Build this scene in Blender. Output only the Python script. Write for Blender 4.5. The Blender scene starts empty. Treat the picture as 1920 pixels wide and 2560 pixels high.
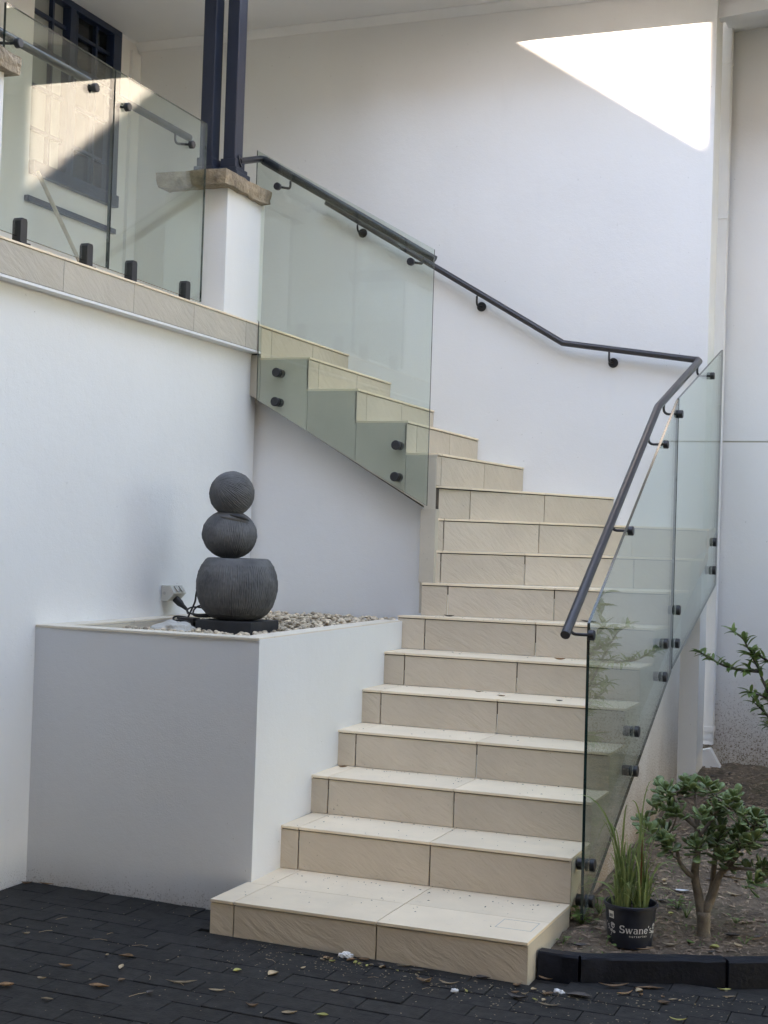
import bpy, bmesh, math, random
from mathutils import Vector, Matrix, noise
random.seed(7)
C = bpy.context.scene.collection
sc = bpy.context.scene
PI = math.pi

# ------------------------------------------------------------------ camera
cam = bpy.data.objects.new('camera', bpy.data.cameras.new('camera'))
C.objects.link(cam); sc.camera = cam
_p, _y, _r = .0205, .3778, .0329
_F = Vector((-math.sin(_y)*math.cos(_p), math.cos(_y)*math.cos(_p), math.sin(_p)))
_R0 = Vector((math.cos(_y), math.sin(_y), 0)); _U0 = _R0.cross(_F)
_R = math.cos(_r)*_R0 + math.sin(_r)*_U0
_U = -math.sin(_r)*_R0 + math.cos(_r)*_U0
_m = Matrix((( _R.x, _U.x, -_F.x, 1.381), (_R.y, _U.y, -_F.y, -5.021), (_R.z, _U.z, -_F.z, 1.573), (0, 0, 0, 1)))
cam.matrix_world = _m
cam.data.sensor_fit = 'VERTICAL'; cam.data.sensor_height = 36; cam.data.sensor_width = 27
cam.data.lens = 3578.6/2560*36
cam.data.clip_start = .05; cam.data.clip_end = 500

# ------------------------------------------------------------------ light
SUN_EL = math.radians(18); SUN_AZ = math.radians(8)     # azimuth from -Y towards -X
w = bpy.data.worlds.new('World'); sc.world = w; w.use_nodes = True
nt = w.node_tree
sky = nt.nodes.new('ShaderNodeTexSky'); sky.sky_type = 'NISHITA'; sky.sun_disc = False
sky.sun_elevation = SUN_EL; sky.sun_rotation = math.radians(180)+SUN_AZ
sky.air_density = 1.0; sky.dust_density = 0.1; sky.ozone_density = 0.2
nt.links.new(sky.outputs[0], nt.nodes['Background'].inputs[0])
nt.nodes['Background'].inputs[1].default_value = .15
sl = bpy.data.lights.new('sun', 'SUN'); sl.energy = 2.0; sl.angle = math.radians(.5); sl.color = (1, .96, .90)
so = bpy.data.objects.new('sun', sl); C.objects.link(so)
SDIR = Vector((-math.sin(SUN_AZ)*math.cos(SUN_EL), -math.cos(SUN_AZ)*math.cos(SUN_EL), math.sin(SUN_EL)))
so.rotation_euler = SDIR.to_track_quat('Z', 'Y').to_euler()
vs = sc.view_settings
vs.view_transform = 'Standard'; vs.look = 'None'; vs.gamma = 1; vs.use_curve_mapping = False
vs.exposure = 3.6
vs.use_white_balance = True; vs.white_balance_temperature = 8150; vs.white_balance_tint = 21
sc.cycles.max_bounces = 10; sc.cycles.diffuse_bounces = 5; sc.cycles.glossy_bounces = 5
sc.cycles.transparent_max_bounces = 16
sc.cycles.sample_clamp_indirect = 4

# ------------------------------------------------------------------ materials
def new_mat(name):
    m = bpy.data.materials.new(name); m.use_nodes = True
    n = m.node_tree.nodes; return m, n, m.node_tree.links, n['Principled BSDF']

def mixc(n, l, a, b, fac):
    x = n.new('ShaderNodeMix'); x.data_type = 'RGBA'
    for sock, v in ((x.inputs[6], a), (x.inputs[7], b), (x.inputs[0], fac)):
        if hasattr(v, 'is_linked') or hasattr(v, 'links'): l.new(v, sock)
        elif isinstance(v, (tuple, list)): sock.default_value = tuple(v)[:3] + (1,)
        else: sock.default_value = v
    return x.outputs[2]

def noise_tex(n, l, co, scale, detail=3, rough=.55, stretch=None, rot=None):
    t = n.new('ShaderNodeTexNoise'); t.inputs['Scale'].default_value = scale
    t.inputs['Detail'].default_value = detail; t.inputs['Roughness'].default_value = rough
    if stretch or rot:
        mp = n.new('ShaderNodeMapping'); mp.inputs['Scale'].default_value = stretch or (1, 1, 1)
        mp.inputs['Rotation'].default_value = rot or (0, 0, 0)
        l.new(co, mp.inputs[0]); co = mp.outputs[0]
    l.new(co, t.inputs['Vector']); return t.outputs['Fac']

def ramp(n, l, fac, p0, p1, c0=(0, 0, 0, 1), c1=(1, 1, 1, 1)):
    r = n.new('ShaderNodeValToRGB'); r.color_ramp.elements[0].position = p0; r.color_ramp.elements[1].position = p1
    r.color_ramp.elements[0].color = c0; r.color_ramp.elements[1].color = c1
    l.new(fac, r.inputs[0]); return r.outputs[0]

def math_n(n, l, op, a, b=None):
    x = n.new('ShaderNodeMath'); x.operation = op
    for i, v in enumerate((a, b)):
        if v is None: continue
        if isinstance(v, (int, float)): x.inputs[i].default_value = v
        else: l.new(v, x.inputs[i])
    return x.outputs[0]

def bump(n, l, h, strength, dist, prev=None):
    b = n.new('ShaderNodeBump'); b.inputs['Strength'].default_value = strength; b.inputs['Distance'].default_value = dist
    l.new(h, b.inputs['Height'])
    if prev is not None: l.new(prev, b.inputs['Normal'])
    return b.outputs[0]

def sc3(c, k): return (c[0]*k, c[1]*k, c[2]*k, 1)

def mat(name, col, rough=.6, var=.08, vscale=6, bscale=60, bstr=.15, bdist=.002, metal=0, rnd=0, stretch=None, spec=.5, coat=0):
    m, n, l, b = new_mat(name)
    co = n.new('ShaderNodeNewGeometry').outputs['Position']
    f = noise_tex(n, l, co, vscale, 4, .6, stretch)
    c = mixc(n, l, sc3(col, 1-var), sc3(col, 1+var), ramp(n, l, f, .3, .7))
    if rnd:
        oi = n.new('ShaderNodeObjectInfo').outputs['Random']
        c2 = n.new('ShaderNodeHueSaturation'); l.new(c, c2.inputs['Color'])
        l.new(math_n(n, l, 'ADD', math_n(n, l, 'MULTIPLY', oi, 2*rnd), 1-rnd), c2.inputs['Value']); c = c2.outputs[0]
    l.new(c, b.inputs['Base Color'])
    b.inputs['Roughness'].default_value = rough; b.inputs['Metallic'].default_value = metal
    b.inputs['Specular IOR Level'].default_value = spec
    if coat: b.inputs['Coat Weight'].default_value = coat
    if bstr: l.new(bump(n, l, noise_tex(n, l, co, bscale, 3, .6, stretch), bstr, bdist), b.inputs['Normal'])
    return m

def wall_mat(name, col, dirt_z=None, dirt_amt=1.0):
    """painted render: roller stipple, faint trowel unevenness, optional splash dirt near the soil"""
    m, n, l, b = new_mat(name)
    co = n.new('ShaderNodeNewGeometry').outputs['Position']
    f = noise_tex(n, l, co, 1.3, 4, .55)
    c = mixc(n, l, sc3(col, .965), sc3(col, 1.02), ramp(n, l, f, .3, .72))
    f2 = noise_tex(n, l, co, 9, 5, .7)
    c = mixc(n, l, c, sc3(col, .93), math_n(n, l, 'MULTIPLY', ramp(n, l, f2, .62, .8), .35))
    f4 = noise_tex(n, l, co, 3.0, 5, .65, (2.6, 2.6, .35))
    c = mixc(n, l, c, sc3(col, .90), math_n(n, l, 'MULTIPLY', ramp(n, l, f4, .60, .82), .30))
    f5 = noise_tex(n, l, co, 55, 2, .5)
    c = mixc(n, l, c, (.22, .20, .18), math_n(n, l, 'MULTIPLY', ramp(n, l, f5, .765, .785), .45))
    if dirt_z is not None:
        sx = n.new('ShaderNodeSeparateXYZ'); l.new(co, sx.inputs[0])
        z0, z1 = dirt_z
        h = math_n(n, l, 'DIVIDE', math_n(n, l, 'SUBTRACT', z1, sx.outputs[2]), z1-z0)   # 1 at soil, 0 at z1
        h = math_n(n, l, 'MAXIMUM', h, 0.0)
        sp = noise_tex(n, l, co, 130, 3, .7)
        th = math_n(n, l, 'SUBTRACT', .74, math_n(n, l, 'MULTIPLY', h, .3))
        s = math_n(n, l, 'MULTIPLY', math_n(n, l, 'SUBTRACT', sp, th), 9)
        cl = n.new('ShaderNodeClamp'); l.new(s, cl.inputs[0])
        c = mixc(n, l, c, (.11, .075, .05), math_n(n, l, 'MULTIPLY', cl.outputs[0], .75*dirt_amt))
        st = math_n(n, l, 'MULTIPLY', math_n(n, l, 'POWER', h, 1.4), noise_tex(n, l, co, 5, 4, .6, (1, 1, .5)))
        c = mixc(n, l, c, (.26, .19, .13), math_n(n, l, 'MULTIPLY', st, .95*dirt_amt))
    l.new(c, b.inputs['Base Color']); b.inputs['Roughness'].default_value = .62
    b.inputs['Specular IOR Level'].default_value = .3
    nb = bump(n, l, noise_tex(n, l, co, 150, 3, .6), .35, .0026)
    nb = bump(n, l, noise_tex(n, l, co, 28, 3, .6), .16, .006, nb)
    nb = bump(n, l, noise_tex(n, l, co, 4, 2, .5), .22, .012, nb)
    l.new(nb, b.inputs['Normal'])
    return m

def tile_mat(name, col, riser):
    """cream split-face porcelain: diagonal slate ripples on the upright tiles, dusty foot wear on the treads"""
    m, n, l, b = new_mat(name)
    co = n.new('ShaderNodeNewGeometry').outputs['Position']
    oi = n.new('ShaderNodeObjectInfo').outputs['Random']
    off = n.new('ShaderNodeVectorMath'); off.operation = 'ADD'; l.new(co, off.inputs[0])
    cmb = n.new('ShaderNodeCombineXYZ'); l.new(math_n(n, l, 'MULTIPLY', oi, 7.3), cmb.inputs[0]); l.new(math_n(n, l, 'MULTIPLY', oi, 3.1), cmb.inputs[2])
    l.new(cmb.outputs[0], off.inputs[1]); co2 = off.outputs[0]
    f = noise_tex(n, l, co2, 3.5, 5, .6)
    c = mixc(n, l, sc3(col, .93), sc3(col, 1.06), ramp(n, l, f, .3, .7))
    hs = n.new('ShaderNodeHueSaturation'); l.new(c, hs.inputs['Color'])
    l.new(math_n(n, l, 'ADD', math_n(n, l, 'MULTIPLY', oi, .14), .93), hs.inputs['Value']); c = hs.outputs[0]
    if riser:
        sx = n.new('ShaderNodeSeparateXYZ'); l.new(co2, sx.inputs[0])
        u = math_n(n, l, 'ADD', sx.outputs[0], math_n(n, l, 'MULTIPLY', sx.outputs[1], 1.0))
        wob = noise_tex(n, l, co2, 4, 2, .5)
        def streak(deg, su, sv, det):
            ca, sa = math.cos(math.radians(deg)), math.sin(math.radians(deg))
            p = math_n(n, l, 'SUBTRACT', math_n(n, l, 'MULTIPLY', u, ca*su), math_n(n, l, 'MULTIPLY', sx.outputs[2], sa*su))
            q = math_n(n, l, 'ADD', math_n(n, l, 'MULTIPLY', u, sa*sv), math_n(n, l, 'MULTIPLY', sx.outputs[2], ca*sv))
            q = math_n(n, l, 'ADD', q, math_n(n, l, 'MULTIPLY', wob, 3.2))
            cb = n.new('ShaderNodeCombineXYZ'); l.new(p, cb.inputs[0]); l.new(q, cb.inputs[1]); l.new(math_n(n, l, 'MULTIPLY', oi, 9.0), cb.inputs[2])
            return noise_tex(n, l, cb.outputs[0], 1.0, det, .6)
        r1 = streak(30, 7, 30, 5); r2 = streak(33, 22, 110, 4)
        c = mixc(n, l, c, sc3(col, .86), math_n(n, l, 'MULTIPLY', ramp(n, l, r1, .56, .72), .28))
        c = mixc(n, l, c, sc3(col, 1.1), math_n(n, l, 'MULTIPLY', ramp(n, l, r2, .60, .72), .22))
        nb = bump(n, l, r1, .34, .02); nb = bump(n, l, r2, .38, .005, nb)
    else:
        d = noise_tex(n, l, co, 18, 6, .75)
        c = mixc(n, l, c, (.22, .18, .14), math_n(n, l, 'MULTIPLY', ramp(n, l, d, .62, .8), .3))
        d2 = noise_tex(n, l, co, 2.2, 4, .7)
        c = mixc(n, l, c, (.40, .33, .26), math_n(n, l, 'MULTIPLY', ramp(n, l, d2, .56, .78), .16))
        nb = bump(n, l, noise_tex(n, l, co2, 30, 4, .6), .25, .004)
    dt = noise_tex(n, l, co, 75, 2, .5)
    c = mixc(n, l, c, (.12, .09, .06), math_n(n, l, 'MULTIPLY', ramp(n, l, dt, .74, .78), .55))
    l.new(c, b.inputs['Base Color']); b.inputs['Roughness'].default_value = .6; b.inputs['Specular IOR Level'].default_value = .35
    l.new(nb, b.inputs['Normal'])
    return m

def glass_mat(name, tint):
    """thin toughened glass: Schlick reflection over tinted transmission"""
    m = bpy.data.materials.new(name); m.use_nodes = True
    n, l = m.node_tree.nodes, m.node_tree.links
    for x in list(n):
        if x.type != 'OUTPUT_MATERIAL': n.remove(x)
    out = [x for x in n if x.type == 'OUTPUT_MATERIAL'][0]
    tr = n.new('ShaderNodeBsdfTransparent'); tr.inputs[0].default_value = (*tint, 1)
    gl = n.new('ShaderNodeBsdfGlossy'); gl.inputs['Roughness'].default_value = 0.0; gl.inputs['Color'].default_value = (.97, 1, .985, 1)
    g = n.new('ShaderNodeNewGeometry')
    dp = n.new('ShaderNodeVectorMath'); dp.operation = 'DOT_PRODUCT'
    l.new(g.outputs['Normal'], dp.inputs[0]); l.new(g.outputs['Incoming'], dp.inputs[1])
    c = math_n(n, l, 'ABSOLUTE', dp.outputs['Value'])
    f = math_n(n, l, 'ADD', math_n(n, l, 'MULTIPLY', math_n(n, l, 'POWER', math_n(n, l, 'SUBTRACT', 1.0, c), 4.6), .955), .045)
    mx = n.new('ShaderNodeMixShader'); l.new(f, mx.inputs[0]); l.new(tr.outputs[0], mx.inputs[1]); l.new(gl.outputs[0], mx.inputs[2])
    l.new(mx.outputs[0], out.inputs['Surface'])
    return m

def leaf_mat(name, c0, c1, rough=.4, trans=.25, rnd=.35, edge=None):
    m, n, l, b = new_mat(name)
    oi = n.new('ShaderNodeObjectInfo').outputs['Random']
    g = n.new('ShaderNodeNewGeometry')
    f = noise_tex(n, l, g.outputs['Position'], 14, 2)
    fac = math_n(n, l, 'ADD', math_n(n, l, 'MULTIPLY', oi, .5), math_n(n, l, 'MULTIPLY', ramp(n, l, f, .3, .7), .5))
    c = mixc(n, l, (*c0, 1), (*c1, 1), fac)
    l.new(c, b.inputs['Base Color']); b.inputs['Roughness'].default_value = rough
    if trans:
        tl = n.new('ShaderNodeBsdfTranslucent'); l.new(c, tl.inputs[0])
        mx = n.new('ShaderNodeMixShader'); mx.inputs[0].default_value = trans
        out = [x for x in n if x.type == 'OUTPUT_MATERIAL'][0]
        l.new(b.outputs[0], mx.inputs[1]); l.new(tl.outputs[0], mx.inputs[2]); l.new(mx.outputs[0], out.inputs['Surface'])
    return m

WHITE = (.80, .80, .79)
M = {}
M['wall'] = wall_mat('white_render', WHITE, (-.05, .22), .7)
M['wall_soil'] = wall_mat('white_render_soil_splash', WHITE, (.20, 1.15), 1.25)
M['planter'] = wall_mat('planter_render', WHITE, (-.05, .20), .8)
M['planter_front'] = wall_mat('planter_front_render', (.72, .725, .73), (-.05, .20), .8)  # front wall tone, slightly darker than the side wall
M['ceiling'] = mat('ceiling_paint', (.74, .74, .74), .7, .02, 2, 40, .05)
M['trim'] = mat('white_gloss_trim', (.80, .80, .80), .4, .03, 5, 40, .04)
M['pipe'] = mat('painted_downpipe', (.80, .80, .80), .35, .03, 4, 30, .05)
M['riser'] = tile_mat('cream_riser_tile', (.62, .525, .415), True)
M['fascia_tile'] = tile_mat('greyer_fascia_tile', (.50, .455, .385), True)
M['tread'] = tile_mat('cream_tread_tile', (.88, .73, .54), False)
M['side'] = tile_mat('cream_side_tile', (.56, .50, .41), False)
M['grout'] = mat('brown_grout', (.065, .048, .036), .9, .3, 30, 120, .4, .003)
M['cap'] = tile_mat('planter_cap_tile', (.74, .66, .54), False)
M['glass'] = glass_mat('clear_green_glass', (.885, .925, .902))
M['glass_edge'] = mat('glass_edge_green', (.012, .030, .028), .15, .1, 5, 10, 0, spec=.8)
M['black_metal'] = mat('black_powder_coat', (.018, .018, .022), .38, .15, 20, 300, .06, .0006)
M['rail'] = mat('dark_bronze_rail', (.026, .025, .030), .32, .12, 12, 250, .06, .0006)
M['navy'] = mat('navy_post_paint', (.013, .020, .040), .42, .1, 8, 120, .05, .001)
M['stone'] = mat('sandstone_cap', (.32, .25, .175), .85, .45, 13, 45, .9, .02)
M['paver'] = mat('black_paver', (.027, .0258, .0248), .75, .35, 22, 90, .5, .004, rnd=.12, spec=.25)
M['joint'] = mat('dark_joint_sand', (.016, .0145, .013), .95, .4, 40, 100, .5)
M['ground'] = mat('dark_asphalt', (.04, .04, .042), .8, .3, 10, 80, .5, .004)
M['edging'] = mat('black_edging_paint', (.008, .010, .016), .55, .3, 14, 70, .55, .004, spec=.25)
M['lava'] = None
M['base'] = mat('fountain_base', (.025, .026, .030), .6, .2, 12, 80, .3, .003)
M['pebble'] = mat('cream_pebble', (.58, .47, .34), .6, .35, 45, 60, .2, .002)
M['rock'] = mat('white_marble_rock', (.50, .48, .44), .7, .15, 25, 50, .8, .01)
M['outlet'] = mat('grey_plastic', (.56, .54, .48), .4, .03, 6, 60, .03)
M['outlet_dark'] = mat('grey_switch_plastic', (.42, .41, .37), .4, .03, 6, 60, .03)
M['cord'] = mat('black_rubber', (.012, .012, .013), .45, .1, 10, 60, .05)
M['pot'] = mat('black_nursery_pot', (.011, .015, .027), .42, .25, 12, 60, .15, .002)
M['print'] = mat('white_print', (.62, .64, .66), .6, .1, 60, 60, 0)
M['label_paper'] = mat('white_sticker', (.75, .75, .72), .6, .05, 30, 40, 0)
M['ink'] = mat('black_ink', (.02, .02, .02), .6, .0, 30, 40, 0)
M['bark'] = mat('grey_brown_succulent_bark', (.17, .14, .105), .75, .35, 18, 50, .6, .01)
M['twig'] = mat('dark_twig', (.07, .055, .04), .7, .3, 20, 60, .3)
M['trunk'] = mat('tree_bark', (.10, .075, .055), .9, .4, 6, 20, .8, .03)
M['jade'] = leaf_mat('jade_leaf', (.072, .13, .047), (.23, .31, .12), .28, .06)
M['grass'] = leaf_mat('potted_grass_blade', (.14, .21, .06), (.34, .41, .16), .45, .3)
M['deadblade'] = leaf_mat('brown_dry_blade', (.22, .06, .025), (.28, .12, .05), .6, .1)
M['shrub'] = leaf_mat('shrub_leaf', (.07, .14, .04), (.24, .34, .10), .35, .3)
M['weed'] = leaf_mat('weed_leaf', (.09, .17, .04), (.20, .30, .09), .5, .3)
M['crown'] = leaf_mat('tree_leaf', (.035, .065, .02), (.09, .13, .035), .5, .25)
M['litter_brown'] = mat('dry_brown_leaf', (.24, .14, .07), .7, .5, 40, 60, .3, .002, rnd=.4)
M['litter_tan'] = mat('dry_tan_leaf', (.38, .29, .18), .7, .35, 40, 60, .3, .002, rnd=.3)
M['litter_dark'] = mat('dark_grey_leaf', (.10, .085, .075), .7, .4, 40, 60, .3, .002, rnd=.3)
M['litter_yellow'] = mat('yellow_leaf', (.42, .40, .12), .6, .3, 40, 60, .3, .002, rnd=.2)
M['tissue'] = mat('white_tissue', (.78, .78, .78), .7, .08, 30, 40, .2)
M['speck'] = mat('pale_debris', (.30, .25, .16), .8, .4, 70, 60, 0)
M['blocker_brick'] = mat('unseen_brick', (.24, .17, .13), .85, .2, 3, 20, .4)
M['blocker_roof'] = mat('unseen_roof', (.16, .10, .08), .8, .2, 3, 10, .4)
M['frame_navy'] = mat('navy_window_frame', (.012, .024, .058), .35, .08, 6, 60, .03)
M['pane_dark'] = mat('dark_window_pane', (.012, .014, .017), .12, .1, 2, 10, 0, spec=.3)
M['pane_light'] = mat('curtained_window_pane', (.30, .32, .31), .12, .05, 2, 10, 0)
M['wood'] = mat('pale_rod_finish', (.55, .48, .38), .6, .15, 20, 60, .1)

def soil_mat():
    m, n, l, b = new_mat('garden_soil')
    co = n.new('ShaderNodeNewGeometry').outputs['Position']
    f = noise_tex(n, l, co, 5, 6, .7); f2 = noise_tex(n, l, co, 40, 5, .75)
    c = mixc(n, l, (.10, .07, .048), (.27, .20, .14), ramp(n, l, f, .35, .65))
    c = mixc(n, l, c, (.30, .23, .165), math_n(n, l, 'MULTIPLY', ramp(n, l, f2, .55, .7), .6))
    c = mixc(n, l, c, (.035, .025, .018), math_n(n, l, 'MULTIPLY', ramp(n, l, noise_tex(n, l, co, 22, 5, .8), .56, .68), .75))
    f3 = noise_tex(n, l, co, 3.2, 4, .6)
    c = mixc(n, l, c, (.08, .10, .03), math_n(n, l, 'MULTIPLY', ramp(n, l, f3, .54, .68), .35))
    l.new(c, b.inputs['Base Color']); b.inputs['Roughness'].default_value = .95
    nb = bump(n, l, f2, .9, .02); nb = bump(n, l, noise_tex(n, l, co, 150, 4, .7), .7, .008, nb)
    l.new(nb, b.inputs['Normal']); return m
M['soil'] = soil_mat()

def lava_mat():
    m, n, l, b = new_mat('chiselled_dark_terracotta')
    co = n.new('ShaderNodeNewGeometry').outputs['Position']
    f = noise_tex(n, l, co, 9, 4, .6)
    c = mixc(n, l, (.075, .076, .078), (.145, .143, .141), ramp(n, l, f, .35, .7))
    f2 = noise_tex(n, l, co, 120, 2, .5)
    c = mixc(n, l, c, (.22, .21, .20), math_n(n, l, 'MULTIPLY', ramp(n, l, f2, .70, .76), .5))
    pt = n.new('ShaderNodeNewGeometry').outputs['Pointiness']
    c = mixc(n, l, c, (.16, .155, .15), math_n(n, l, 'MULTIPLY', ramp(n, l, pt, .51, .58), .6))
    l.new(c, b.inputs['Base Color']); b.inputs['Roughness'].default_value = .8
    l.new(bump(n, l, noise_tex(n, l, co, 140, 3, .6), .3, .003), b.inputs['Normal']); return m
M['lava'] = lava_mat()

# ------------------------------------------------------------------ mesh helpers
def wbase(p):
    v = Vector((0, 0, 0))
    while p is not None: v = v + p.location; p = p.parent
    return v

def obj(name, verts, faces, m, parent=None, smooth=False, sharp=None, bevel=0, mats=None, fmat=None):
    """one mesh object from world-space verts; with a parent the verts are stored in its space"""
    b = wbase(parent)
    me = bpy.data.meshes.new(name)
    bm = bmesh.new()
    vs_ = [bm.verts.new(Vector(v) - b) for v in verts]
    for i, f in enumerate(faces):
        try:
            ff = bm.faces.new([vs_[k] for k in f])
            if fmat: ff.material_index = fmat[i]
        except ValueError: pass
    bmesh.ops.recalc_face_normals(bm, faces=bm.faces)
    if bevel:
        es = [e for e in bm.edges if len(e.link_faces) == 2 and e.calc_face_angle(0) > .5]
        bmesh.ops.bevel(bm, geom=es, offset=bevel, segments=2, affect='EDGES', profile=.6)
    bm.to_mesh(me); bm.free()
    if smooth: me.shade_smooth()
    if smooth and sharp: me.set_sharp_from_angle(angle=math.radians(sharp))
    for mm in (mats or [m]): me.materials.append(mm)
    o = bpy.data.objects.new(name, me); C.objects.link(o)
    if parent: o.parent = parent
    return o

class MB:
    def __init__(s): s.v = []; s.f = []; s.m = []
    def add(s, v, f, mi=0):
        k = len(s.v); s.v += [Vector(x) for x in v]; s.f += [[i+k for i in q] for q in f]; s.m += [mi]*len(f); return s
    def box(s, x0, x1, y0, y1, z0, z1, mi=0):
        return s.add([(x0,y0,z0),(x1,y0,z0),(x1,y1,z0),(x0,y1,z0),(x0,y0,z1),(x1,y0,z1),(x1,y1,z1),(x0,y1,z1)],
                     [(0,3,2,1),(4,5,6,7),(0,1,5,4),(1,2,6,5),(2,3,7,6),(3,0,4,7)], mi)
    def prism(s, poly, ext, mi=0):
        n = len(poly); a = [Vector(p) for p in poly]; e = Vector(ext)
        return s.add(a + [p+e for p in a], [tuple(range(n))[::-1], tuple(range(n, 2*n))] + [(i, (i+1) % n, n+(i+1) % n, n+i) for i in range(n)], mi)
    def tube(s, pts, r, k=10, mi=0, cap=True):
        pts = [Vector(p) for p in pts]; rs = r if isinstance(r, (list, tuple)) else [r]*len(pts)
        rings = []; t0 = None
        for i, p in enumerate(pts):
            a = pts[max(i-1, 0)]; b = pts[min(i+1, len(pts)-1)]
            t = (b-a).normalized()
            if t0 is None:
                u = t.orthogonal().normalized()
            else:
                q = t0.rotation_difference(t); u = (q @ u).normalized()
            t0 = t; v = t.cross(u)
            sc_ = 1.0
            if 0 < i < len(pts)-1:
                d1 = (pts[i]-pts[i-1]).normalized(); sc_ = 1/max(.5, d1.dot(t))
            rings.append([p + (u*math.cos(2*PI*j/k) + v*math.sin(2*PI*j/k))*rs[i]*(sc_ if k > 6 else 1) for j in range(k)])
        vv = [x for rg in rings for x in rg]; ff = []
        for i in range(len(rings)-1):
            for j in range(k): ff.append((i*k+j, i*k+(j+1) % k, (i+1)*k+(j+1) % k, (i+1)*k+j))
        if cap: ff.append(tuple(range(k))[::-1]); ff.append(tuple((len(rings)-1)*k+j for j in range(k)))
        return s.add(vv, ff, mi)
    def cyl(s, a, b, r, k=20, mi=0): return s.tube([a, b], r, k, mi)
    def lathe(s, prof, c, k=40, mi=0, fn=None):
        vv = []; ff = []
        for (r, z) in prof:
            for j in range(k):
                t = 2*PI*j/k; p = Vector((math.cos(t)*r, math.sin(t)*r, z))
                vv.append(Vector(c) + (fn(p, t) if fn else p))
        n = len(prof)
        for i in range(n-1):
            for j in range(k): ff.append((i*k+j, i*k+(j+1) % k, (i+1)*k+(j+1) % k, (i+1)*k+j))
        ff.append(tuple(range(k))[::-1]); ff.append(tuple((n-1)*k+j for j in range(k)))
        return s.add(vv, ff, mi)
    def build(s, name, m, parent=None, **kw):
        if any(s.m) and 'mats' in kw: kw['fmat'] = s.m
        return obj(name, s.v, s.f, m, parent, **kw)

def tag(o, label=None, cat=None, group=None, kind=None):
    if label: o['label'] = label
    if cat: o['category'] = cat
    if group: o['group'] = group
    if kind: o['kind'] = kind
    return o
def thing(name, label, cat, loc=(0, 0, 0), group=None):
    o = bpy.data.objects.new(name, None); C.objects.link(o); o.location = loc
    o.empty_display_size = .1
    return tag(o, label, cat, group)

def box(name, x0, x1, y0, y1, z0, z1, m, parent=None, bevel=0): return MB().box(x0, x1, y0, y1, z0, z1).build(name, m, parent, bevel=bevel)
def L(a, b, t): return tuple(a[i] + (b[i]-a[i])*t for i in range(len(a)))

# ------------------------------------------------------------------ ground
def gz(x, y): return -.013*min(x, 0)
t = obj('ground', [(-120, -120, -.06), (120, -120, -.06), (120, 120, -.06), (-120, 120, -.06)], [(0, 1, 2, 3)], M['ground']); tag(t, kind='structure')
paving = obj('paving', [(-6, -8, gz(-6, 0)-.012), (0, -8, -.012), (0, .42, -.012), (-6, .42, gz(-6, 0)-.012), (8, -8, -.012), (8, .9, -.012), (0, .9, -.012)],
             [(0, 1, 2, 3), (1, 4, 5, 6, 2)], M['joint']); tag(paving, kind='structure')
# pavers: a header course along the planter, then running bond rows
pv = []
PL, PW, G = .229, .1165, .0028
def hull_in(x, y):
    h = [(-2.75, .42), (-1.5, -1.5), (-.28, -.95), (1.15, -.25), (1.1, .6), (-.02, .30), (-1.3, .30), (-2.5, .42)]
    return any_in(h, x, y)
def any_in(h, x, y):
    c = False; n = len(h)
    for i in range(n):
        (x0, y0), (x1, y1) = h[i], h[(i+1) % n]
        if (y0 > y) != (y1 > y) and x < (x1-x0)*(y-y0)/(y1-y0)+x0: c = not c
    return c
for k in range(12):
    x = -2.40 + k*PW
    pv.append((x, x+PW, .155, .30))
for r in range(-1, 18):
    y1 = .155 - r*PW; y0 = y1-PW
    off = (r % 2)*PL/2 + random.uniform(-.012, .012) - .09
    for k in range(-14, 10):
        x = k*PL + off
        if r < 0 and x < -.02: continue
        pv.append((x, x+PL, y0, y1))
rng = random.Random(3)
far = MB(); cand = []
for (x0, x1, y0, y1) in pv:
    cx, cy = (x0+x1)/2, (y0+y1)/2
    if -1.32 < cx < .06 and cy > -.02 and y1 > .1: continue
    if cx > 0 and cy > .16 + max(0, cx-.15)*.44: continue
    if x0 < -2.37: x0 = max(x0, -2.36)
    if x1 <= x0: continue
    cand.append((x0, x1, y0, y1, hull_in(cx, cy)))
npv = 0
for (x0, x1, y0, y1, vis) in cand:
    j = rng.uniform(-.0018, .0018); tx = rng.uniform(-.0012, .0012); ty = rng.uniform(-.001, .001)
    g = G*rng.uniform(.35, .8)
    if -1.32 < (x0+x1)/2 < 0.02 and y1 > -.003: y1 = -.003
    if y1-y0 < .02: continue
    P = [(x0+g, y0+g), (x1-g, y0+g), (x1-g, y1-g), (x0+g, y1-g)]
    top = [(x, y, gz(x, y)+j+tx*(1 if x > (x0+x1)/2 else -1)+ty*(1 if y > (y0+y1)/2 else -1)) for x, y in P]
    ch = .0018
    cx, cy = (x0+x1)/2, (y0+y1)/2
    def sh(v, k, dz): return (v[0]+(k if v[0] < cx else -k), v[1]+(k if v[1] < cy else -k), v[2]+dz)
    vv = [sh(v, ch, 0) for v in top] + [sh(v, 0, -.0018) for v in top] + [sh(v, 0, -.03) for v in top]
    ff = [(0, 1, 2, 3)] + [(i+4, (i+1) % 4+4, (i+1) % 4, i) for i in range(4)] + [(i+8, (i+1) % 4+8, (i+1) % 4+4, i+4) for i in range(4)]
    if vis and npv < 290:
        obj('paver', vv, ff, M['paver'], paving); npv += 1
    else: far.add(vv, ff)
if far.v: tag(far.build('outer_pavers', M['paver'], paving), kind='stuff')

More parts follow.
